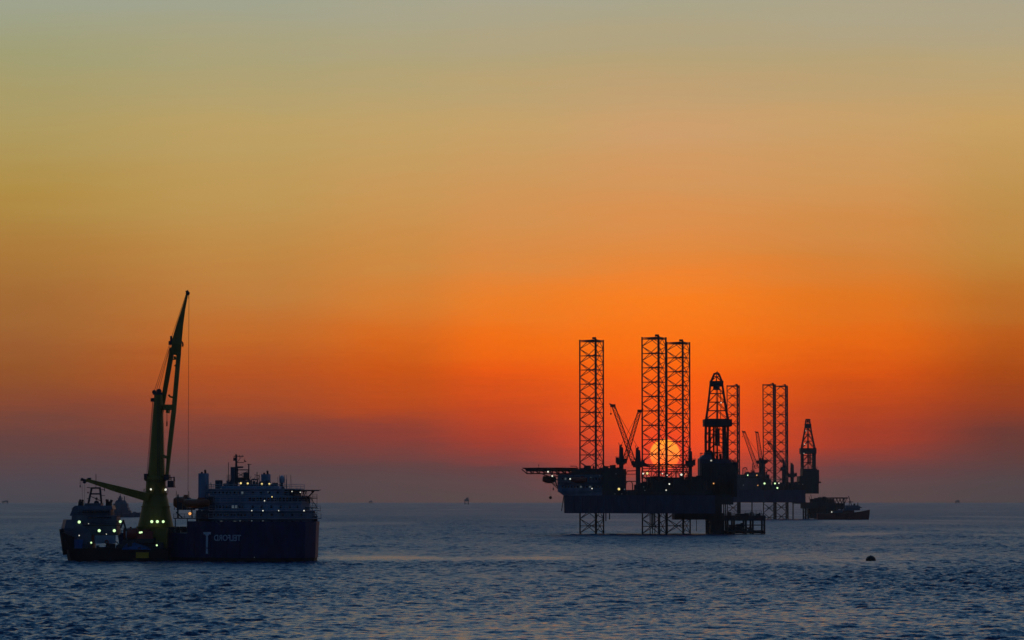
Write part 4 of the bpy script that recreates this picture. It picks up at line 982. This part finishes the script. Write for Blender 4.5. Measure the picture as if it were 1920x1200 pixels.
    tp = MB().layers([sec(740, 285.5, 303.5, 1.3), sec(736, 286.5, 303.5, 1.3)]).tube(S.P(289, 735, D - 1), S.P(289, 735, D + 1), .5, 10).tube(S.P(298, 734, D - 1.2), S.P(298, 734, D + 1.2), .65, 10).box(tuple(S.P(286.5, 750, D)), (.9, 1.2, .8)).rail([tuple(S.P(284.5, 753, D - 1)), tuple(S.P(289, 753, D - 1))], .8, .05, .6)
    tp.build('tower_head', 'steel', CR)
    cb = MB().span(tuple(S.P(314, 913, D - 3)), tuple(S.P(328, 901.5, D))).span(tuple(S.P(308, 900, D - 3)), tuple(S.P(320, 890, D + 1))).span(tuple(S.P(309, 914, D - 3.2)), tuple(S.P(329.5, 912.6, D + .4)))
    for a in (315, 321, 327.4): cb.tube(S.P(a, 901.5, D - 3), S.P(a, 895, D - 3), .09, 4)
    cb.tube(S.P(315, 895, D - 3), S.P(327.5, 895, D - 3), .1, 4).tube(S.P(274, 896, D - 1), S.P(310, 896, D - 2), .12, 4).box(tuple(S.P(274, 894, D - 1)), (.9, 1.4, 1.4)).tube(S.P(273.5, 898, D - 2), S.P(273.5, 888, D - 2), .2)
    cb.span(tuple(S.P(325, 901.5, D - 3)), tuple(S.P(328, 894, D - 1)))
    cb.build('operator_cab', 'steel', CR)
    bm = MB()
    def beam(p0, p1, w0, w1, dep=.55):   # tapered box girder
        p0 = Vector(p0); p1 = Vector(p1); e = (p1 - p0).normalized(); xx = e.cross(Vector((0, 1, 0))).normalized(); yy = e.cross(xx)
        vs = []
        for p, w in ((p0, w0), (p1, w1)):
            for i, j in ((-1, -1), (1, -1), (1, 1), (-1, 1)): vs.append(p + xx * w * i + yy * dep * j)
        bm.add(vs, [(3, 2, 1, 0), (4, 5, 6, 7), (0, 1, 5, 4), (1, 2, 6, 5), (2, 3, 7, 6), (3, 0, 4, 7)])
    yb, yf = D - 2.2, D + 2.2
    ym = D + .2
    beam(S.P(313, 893, yb), S.P(318.5, 835, yb + .3), .34, .50); beam(S.P(318.5, 835, yb + .3), S.P(326, 770, yb + .8), .50, .52); beam(S.P(326, 770, yb + .8), S.P(335.5, 660, ym - .6), .52, .48)
    beam(S.P(285, 893, yf), S.P(303.5, 765, yf - .6), .4, .5); beam(S.P(303.5, 765, yf - .6), S.P(323.5, 652, ym + .6), .5, .55)
    # joined upper boom
    def bsec(py, a, b, dep): return [(S.P(x_, y_, ym + j * dep)) for x_, y_, j in ((a[0], a[1], -1), (b[0], b[1], -1), (b[0], b[1], 1), (a[0], a[1], 1))]
    bm.layers([bsec(0, (320, 664), (339, 668), 1.0), bsec(0, (321.5, 645), (340.5, 647), 1.1), bsec(0, (323.5, 634), (341, 638), .9), bsec(0, (331, 608), (343.5, 610), .7), bsec(0, (341, 578), (347.5, 580), .5), bsec(0, (349, 552), (352.5, 553), .3)])
    BOOM = bm.build('boom', 'yellow', CR)
    bx = MB().span(tuple(S.P(305, 768, yb)), tuple(S.P(326, 759.5, yf))).span(tuple(S.P(311, 774, yb)), tuple(S.P(319, 768, yf - 1)))
    bx.build('cross_beam', 'yellow', BOOM)
    MB().tube(S.P(319, 674, ym - 1), S.P(333, 673, ym - 1), .18).tube(S.P(327, 668, ym - 1), S.P(329, 674, ym - 1), .3).build('tie_bar', 'yellow', BOOM)
    MB().tube(S.P(327, 686, ym - 1), S.P(332, 684, ym - 1), .2).build('hook_hanger', 'yellow', BOOM)
    MB().line([S.P(316, 740, ym - 1), S.P(319, 744, ym - 1), S.P(325, 745, ym - 1)], .22).build('hook_hanger', 'yellow', BOOM)
    MB().tube(S.P(315, 858, yb), S.P(308, 856, yb), .4).tube(S.P(308, 856, yb), S.P(307, 853, yb), .25).build('heel_bracket', 'yellow', BOOM)
    MB().tube(S.P(313, 773, ym), S.P(313, 792, ym), .06, 4).tube(S.P(313, 790, ym), S.P(313, 799, ym), .16, 6).build('hanging_hook', 'steel', BOOM)
    ldr = MB()
    for k in (-.22, .22): ldr.tube(S.P(297 + k * 8.1, 905, D - 2.5), S.P(296.5 + k * 8.1, 745, D - 1.4), .035, 4)
    for i in range(60): a = i / 59; ldr.tube(S.P(295.2 - .5 * a, 904 - 158 * a, D - 2.5 + 1.1 * a), S.P(298.8 - .5 * a, 904 - 158 * a, D - 2.5 + 1.1 * a), .03, 4)
    ldr.build('ladder', 'steel', CR)
    sh = MB().ball(S.P(352, 550, ym), .5, 12, 8, sy=.5).tube(S.P(348.5, 548, ym), S.P(353.5, 546, ym), .35).tube(S.P(354, 552, ym), S.P(354, 560, ym), .09)
    sh.tube(S.P(321, 630, ym - .8), S.P(321, 645, ym - .8), .3).box(tuple(S.P(319.5, 643, ym - .6)), (.8, .8, .9)).line([S.P(340, 640, ym), S.P(343, 644, ym), S.P(342.5, 650, ym)], .2)
    sh.build('sheave_block', 'steel', BOOM)
    wr = MB(); r = .05
    wr.tube(S.P(289, 734, D), S.P(321, 636, ym), r, 4).tube(S.P(293, 733, D), S.P(321, 642, ym), r, 4).tube(S.P(297, 734, D), S.P(320, 646, ym), r, 4).tube(S.P(321, 634, ym), S.P(349, 551, ym), r, 4).tube(S.P(286.5, 748, D), S.P(275, 893, D), r, 4).tube(S.P(287.5, 748, D), S.P(277, 893, D), r * .8, 4)
    wr.tube(S.P(354.3, 556, ym), S.P(352.5, 932, ym), .042, 4)
    wr.build('hoist_line', 'cable', CR)
    MB().lathe(tuple(S.P(352.5, 934, ym)), [(-.5, .1), (-.3, .3), (.3, .3), (.5, .1)], 8).build('hook_block', 'steel', CR)
    # auxiliary boom pointing left
    ax = MB(); bm = ax
    yA = D - 4.4
    beam(S.P(279, 933, yA + 1.5), S.P(215, 915.5, yA), 1.0, .72, .6); beam(S.P(215, 915.5, yA), S.P(162, 900, yA), .72, .34, .5)
    AUX = ax.build('auxiliary_boom', 'yellow', R)
    hk = MB().tube(S.P(153, 898.5, yA), S.P(164, 902, yA), .3, 6).ball(S.P(154, 899, yA), .4, 8, 6).ball(S.P(158.5, 903.5, yA), .42, 8, 6).tube(S.P(164, 898, yA), S.P(171, 898, yA), .28, 5).tube(S.P(150.5, 900, yA), S.P(150.5, 910, yA), .05, 4).tube(S.P(150.5, 910, yA), S.P(150.5, 914, yA), .14, 5)
    hk.build('boom_tip_sheave', 'steel', AUX)
    for px, py, r, kd in ((283, 917.5, .30, 'w'), (310.5, 918, .34, 'w'), (284.5, 978, .42, 'g'), (295, 978, .42, 'g'), (306, 978, .38, 'g')):
        x = S.X(px, D) - cx; rad = wx(273.5, 311.5) + .2 if py < 930 else wx(257.5, 325.5) + .1
        lamp(S, R, px, py, D - math.sqrt(max(.2, rad * rad - x * x)) - .3, r, kd)
crane_ship()

# ------------------------------------------------------------------ boat on the left
def left_boat():
    S = Site(200, 737.0); rnd = random.Random(8); A = math.radians(12)
    R = thing('supply_vessel', S.o, 'grey and dark blue supply boat with floodlit deck moored left of the yellow crane', 'boat', 'supply boats')
    # local axis: bow to the left and slightly away
    xs0, xs1 = S.X(116), S.X(318); L = xs1 - xs0
    cx = (xs0 + xs1) / 2; d = Vector((-math.cos(A), math.sin(A), 0)); n = Vector((math.sin(A), math.cos(A), 0))
    off = Vector((cx, 0, 0))
    Z = lambda py: S.Z(py, -2)
    BW = 8.0
    def bow(px): return px
    zd = Z(1028)
    m = MB()
    rings = []
    for py, xl, xr, k in ((1062, 130, 318, .85), (1046, 126, 319, .95), (1030, 121.5, 320, 1.0), (1010, 116, 0, 1.0)):
        if xr == 0: continue
        rings.append((py, xl, xr, k))
    def ring(py, xl, xr, k, z=None):
        z = Z(py) if z is None else z; a, b = S.X(xl), S.X(xr)
        return [(a, 1, z), (a + 1.2, -2.2 * k, z), (a + 3.5, -3.6 * k, z), (b, -3.9 * k, z), (b, 4 * k, z), (a + 3.5, 4.6 * k, z), (a + 1.2, 3.6 * k, z)]
    m.layers([ring(1062, 131, 316, .85, -1.5), ring(1046, 127, 318, .95, .3), ring(1030, 121.5, 319, 1.0, zd)])
    HULL = m.build('hull', 'boot', R)
    f = MB().layers([ring(1030, 121.5, 176, 1.0, zd), ring(1000, 115.5, 176, 1.03, Z(1000)), ring(990, 114, 166, 1.05, Z(990)), ring(974, 118, 150, 1.0, Z(974))])
    f.build('forecastle', 'grey', R)
    fd = MB()
    for i in range(6): fd.tube(S.P(119 + i * 3.3, 999 + i * 1.5, -3.8 - i * .1), S.P(120.5 + i * 3.3, 1030, -3.5 - i * .12), .42, 8)
    fd.tube(S.P(115, 992, -1.5), S.P(122, 1040, -2.0), .5, 8).build('tyre_fender', 'black', R)
    sh = MB()
    sh.span(tuple(S.P(134, 1003, -3.2)), tuple(S.P(226, 966, 4.0))).span(tuple(S.P(176, 1019, -3.4)), tuple(S.P(217, 1003, 4.0)))
    sh.span(tuple(S.P(150, 1030, -3.1)), tuple(S.P(177, 1003, 4.0)))
    sh.span(tuple(S.P(136, 967, -2.6)), tuple(S.P(214, 955, 3.6)))
    sh.prism([(S.X(136), -2.6), (S.X(214), -2.6), (S.X(214), 3.6), (S.X(136), 3.6)], [(S.X(143), -2.2), (S.X(212), -2.2), (S.X(212), 3.3), (S.X(143), 3.3)], Z(955), Z(948))
    SU = sh.build('superstructure', 'grey', R)
    b2 = MB().span(tuple(S.P(158, 948, -1.8)), tuple(S.P(194, 943.5, 3))).prism([(S.X(134), -2.8), (S.X(150), -2.8), (S.X(150), 3.5), (S.X(134), 3.5)], [(S.X(140), -2.6), (S.X(150), -2.6), (S.X(150), 3.3), (S.X(140), 3.3)], Z(967), Z(951))
    b2.build('bridge', 'grey', SU)
    for i in range(11): MB().box(tuple(S.P(166 + i * 4.1, 970.5, -3.3)), (.36, .1, .32)).build('window', 'glass', SU)
    for i in range(12): MB().box(tuple(S.P(156 + i * 4.3, 959.5, -2.7)), (.38, .1, .55)).build('window', 'glass', SU)
    w = MB()
    for py, dy in ((1003, -3.6), (967.5, -3.0), (985, -3.6)):
        w.span(tuple(S.P(140, py + .8, dy)), tuple(S.P(228, py - .8, dy + .8))); w.rail([tuple(S.P(140, py, dy)), tuple(S.P(228, py, dy))], .9, .04, .9)
    w.build('walkway', 'steel', SU)
    MB().span(tuple(S.P(178, 1019, -3.6)), tuple(S.P(217, 1003.5, -3.42))).build('aft_bulkhead', 'house', SU)
    MB().prism([(S.X(145), -4.3), (S.X(159), -4.3), (S.X(159), -3.9), (S.X(145), -3.9)], [(S.X(143.5), -4.3), (S.X(161), -4.3), (S.X(161), -3.9), (S.X(143.5), -3.9)], Z(1028), Z(1011)).build('blue_panel', 'blue', R)
    for a, b in ((147, 157.5), (198.5, 211)):
        fu = MB().prism([(S.X(a), -1.6), (S.X(b), -1.6), (S.X(b), .6), (S.X(a), .6)], [(S.X(a + 1.5), -1.4), (S.X(b - 1), -1.4), (S.X(b - 1), .4), (S.X(a + 1.5), .4)], Z(967), Z(940)).build('funnel', 'black', R)
        e = MB().tube(S.P(a + 3.5, 940, -1), S.P(a + 3, 936.5, -1), .28, 7).tube(S.P(b - 3, 940, -1), S.P(b - 2, 937, -1), .26, 7)
        if a > 190: e.tube(S.P(206, 945, -1), S.P(210.5, 937.5, -1), .25, 6).tube(S.P(199.5, 940, -1), S.P(199.5, 936, -1), .2, 6)
        e.build('exhaust_pipe', 'black', fu)
    ms = MB()
    for dy in (-.6, 1.2):
        ms.tube(S.P(165.5, 945, dy), S.P(172, 915, dy), .26, 6).tube(S.P(190.5, 945, dy), S.P(187.5, 915, dy), .26, 6).tube(S.P(171, 915, dy), S.P(189, 915, dy), .22, 6).tube(S.P(169.5, 926, dy), S.P(189, 926, dy), .2, 6).tube(S.P(171, 931, dy), S.P(189, 939, dy), .09, 4)
    ms.tube(S.P(180, 915), S.P(180, 889), .08, 5).tube(S.P(163, 913.5), S.P(171, 915), .09, 4).tube(S.P(188, 918), S.P(196, 918), .07, 4).tube(S.P(196, 915), S.P(196, 921), .1, 4).tube(S.P(165, 922), S.P(165, 925), .15, 4).tube(S.P(163, 935), S.P(168, 935), .08, 4).tube(S.P(190, 929), S.P(197, 929), .07, 4)
    ms.ball(S.P(181, 935), .3).ball(S.P(181, 942), .45, sx=1.3).tube(S.P(181, 938), S.P(181, 945), .1).tube(S.P(155, 944), S.P(153.5, 900), .03, 4).tube(S.P(158.5, 944), S.P(159, 905), .03, 4)
    ms.build('mast', 'steel', R)
    dg = MB()
    dg.span(tuple(S.P(225, 1030, 3.0)), tuple(S.P(316, 1022, 3.9)))
    dg.tube(S.P(226, 990, -3), S.P(232, 975, -3), .2).tube(S.P(231, 975, -3), S.P(237, 996, -3), .22).tube(S.P(217, 1015, -3.8), S.P(232, 1029, -3.8), .12).tube(S.P(296, 1012, -3.8), S.P(301, 1029, -3.8), .1)
    clutter(dg, S.X(160), S.X(312), -3.4, -1.8, zd, Z(1016), 30, rnd, 1.6)
    dg.rail([tuple(S.P(150, 1030, -3.9)), tuple(S.P(316, 1030, -3.8))], 1.0, .05, 1.4)
    dg.build('deck_gear', 'steel', R)
    for px, py, dy, r, kd in ((148.5, 978.8, -4.2, .42, 'g'), (225.5, 978, -4.2, .38, 'g'), (186, 995, -4.2, .42, 'g'), (214.3, 995, -4.2, .42, 'g'), (148.5, 1004, -4.4, .16, 'w'), (171, 1017.5, -4.2, .26, 'g'), (166, 982, -4.2, .10, 'w'), (199.5, 1001.5, -4.2, .12, 'w'), (294, 1022.5, -4.2, .26, 'g')):
        lamp(S, R, px, py, dy, r, kd)
    def item(nm, p, lab, cat, grp=None): return thing(nm, S.o + p, lab, cat, grp)
    g = 'cargo on the deck of the left boat'
    p = S.P(245, 1012, -2.0); o = item('storage_tank', p, 'dark red tank with a pale band on the deck of the left boat', 'tank', g); c = MB()
    c.tube((-1.6, 0, 1.35), (1.6, 0, 1.35), 1.3, 16).build('barrel', 'redtank', o, True); MB().tube((-1.0, 0, 1.35), (-.75, 0, 1.35), 1.34, 16).build('band', 'housew', o)
    MB().box((-1, 0, .1), (.3, 1.8, .5)).box((1, 0, .1), (.3, 1.8, .5)).box((0, 0, -.55), (3.6, 2, .8)).build('saddle', 'steel', o); MB().tube((0, 0, 2.6), (0, 0, 2.95), .25).build('hatch', 'redtank', o)
    p = S.P(272, 1012, -2.2); o = item('equipment_skid', p, 'dark red equipment skid beside the tank in front of the yellow pedestal', 'equipment', g)
    MB().box((0, 0, 1.1), (3.6, 2.2, 1.7)).box((.3, 0, 2.1), (1.8, 1.6, .4)).build('housing', 'redtank', o); MB().box((0, 0, -.2), (4, 2.4, .9)).build('frame', 'steel', o)
    lamp(S, R, 262.5, 998.5, -4.0, .3, 'g'); lamp(S, R, 265.5, 998, -4.0, .26, 'g')
    p = S.P(255, 1030, -3.0); o = item('tarpaulin_cargo', p, 'heap of cargo under a bright blue tarpaulin on the deck of the left boat', 'tarpaulin', g)
    nx = 14; tv = []; tf = []
    for i in range(nx + 1):
        for j in range(7):
            x = -3.1 + 6.6 * i / nx; y = -1.0 + 2.0 * j / 6; hgt = (1.45 - .42 * max(0, x) * .75) * (1 - (abs(y) / 1.05) ** 3) * (1 - (abs(x - .2) / 3.45) ** 6) + .12 * math.sin(i * 1.9) * math.cos(j * 1.3)
            tv.append((x, y, max(.02, hgt)))
    for i in range(nx):
        for j in range(6): a = i * 7 + j; tf.append((a, a + 7, a + 8, a + 1))
    k = len(tv); tv += [(x, y, -.1) for x, y, _ in tv[:]]; tf += [(c + k, b + k, a_ + k, d_ + k)[::1] for a_, b, c, d_ in tf[:]]
    for i in range(nx): tf.append((i * 7, i * 7 + k, i * 7 + 7 + k, i * 7 + 7)); tf.append((i * 7 + 6, i * 7 + 13, i * 7 + 13 + k, i * 7 + 6 + k))
    tq = MB().add(tv, tf).build('tarpaulin', 'blue', o, True)
    # fender box hung over the side
    p = S.P(267, 1046.5, -4.5); o = item('yellow_fender', p, 'yellow box-shaped fender hanging on the dark side of the left boat at the waterline', 'fender')
    MB().box((0, 0, .66), (2.9, .8, 1.3), 0, .98, .9).build('block', 'yelbox', o); MB().tube((-1, .1, 1.3), (-1, .5, 2.4), .05, 4).tube((1, .1, 1.3), (1, .5, 2.4), .05, 4).build('rope', 'cable', o)
    p = S.P(200, 1016, -3.9); o = item('life_ring', p, 'orange life ring on the pale aft wall of the left boat', 'life ring')
    t = MB()
    for i in range(12):
        a, b = 2 * math.pi * i / 12, 2 * math.pi * (i + 1) / 12; t.tube((.38 * math.cos(a), 0, .38 * math.sin(a)), (.38 * math.cos(b), 0, .38 * math.sin(b)), .14, 6)
    t.build('ring', 'orange', o)
left_boat()

# ------------------------------------------------------------------ air
HAZE = 3.4e-5
hz = MB().box((0, 0, 47.0), (28600, 28600, 97.0)); m = bpy.data.materials.new('haze_air'); m.use_nodes = True; nt = m.node_tree; nt.nodes.clear()
vo = nt.nodes.new('ShaderNodeVolumePrincipled'); vo.inputs['Color'].default_value = (.9, .9, .92, 1); vo.inputs['Density'].default_value = HAZE; vo.inputs['Anisotropy'].default_value = .6
mo = nt.nodes.new('ShaderNodeOutputMaterial'); nt.links.new(vo.outputs[0], mo.inputs['Volume'])
ho = hz.build('haze', m); ho['kind'] = 'stuff'; ho['label'] = 'thin dusty haze over the water'
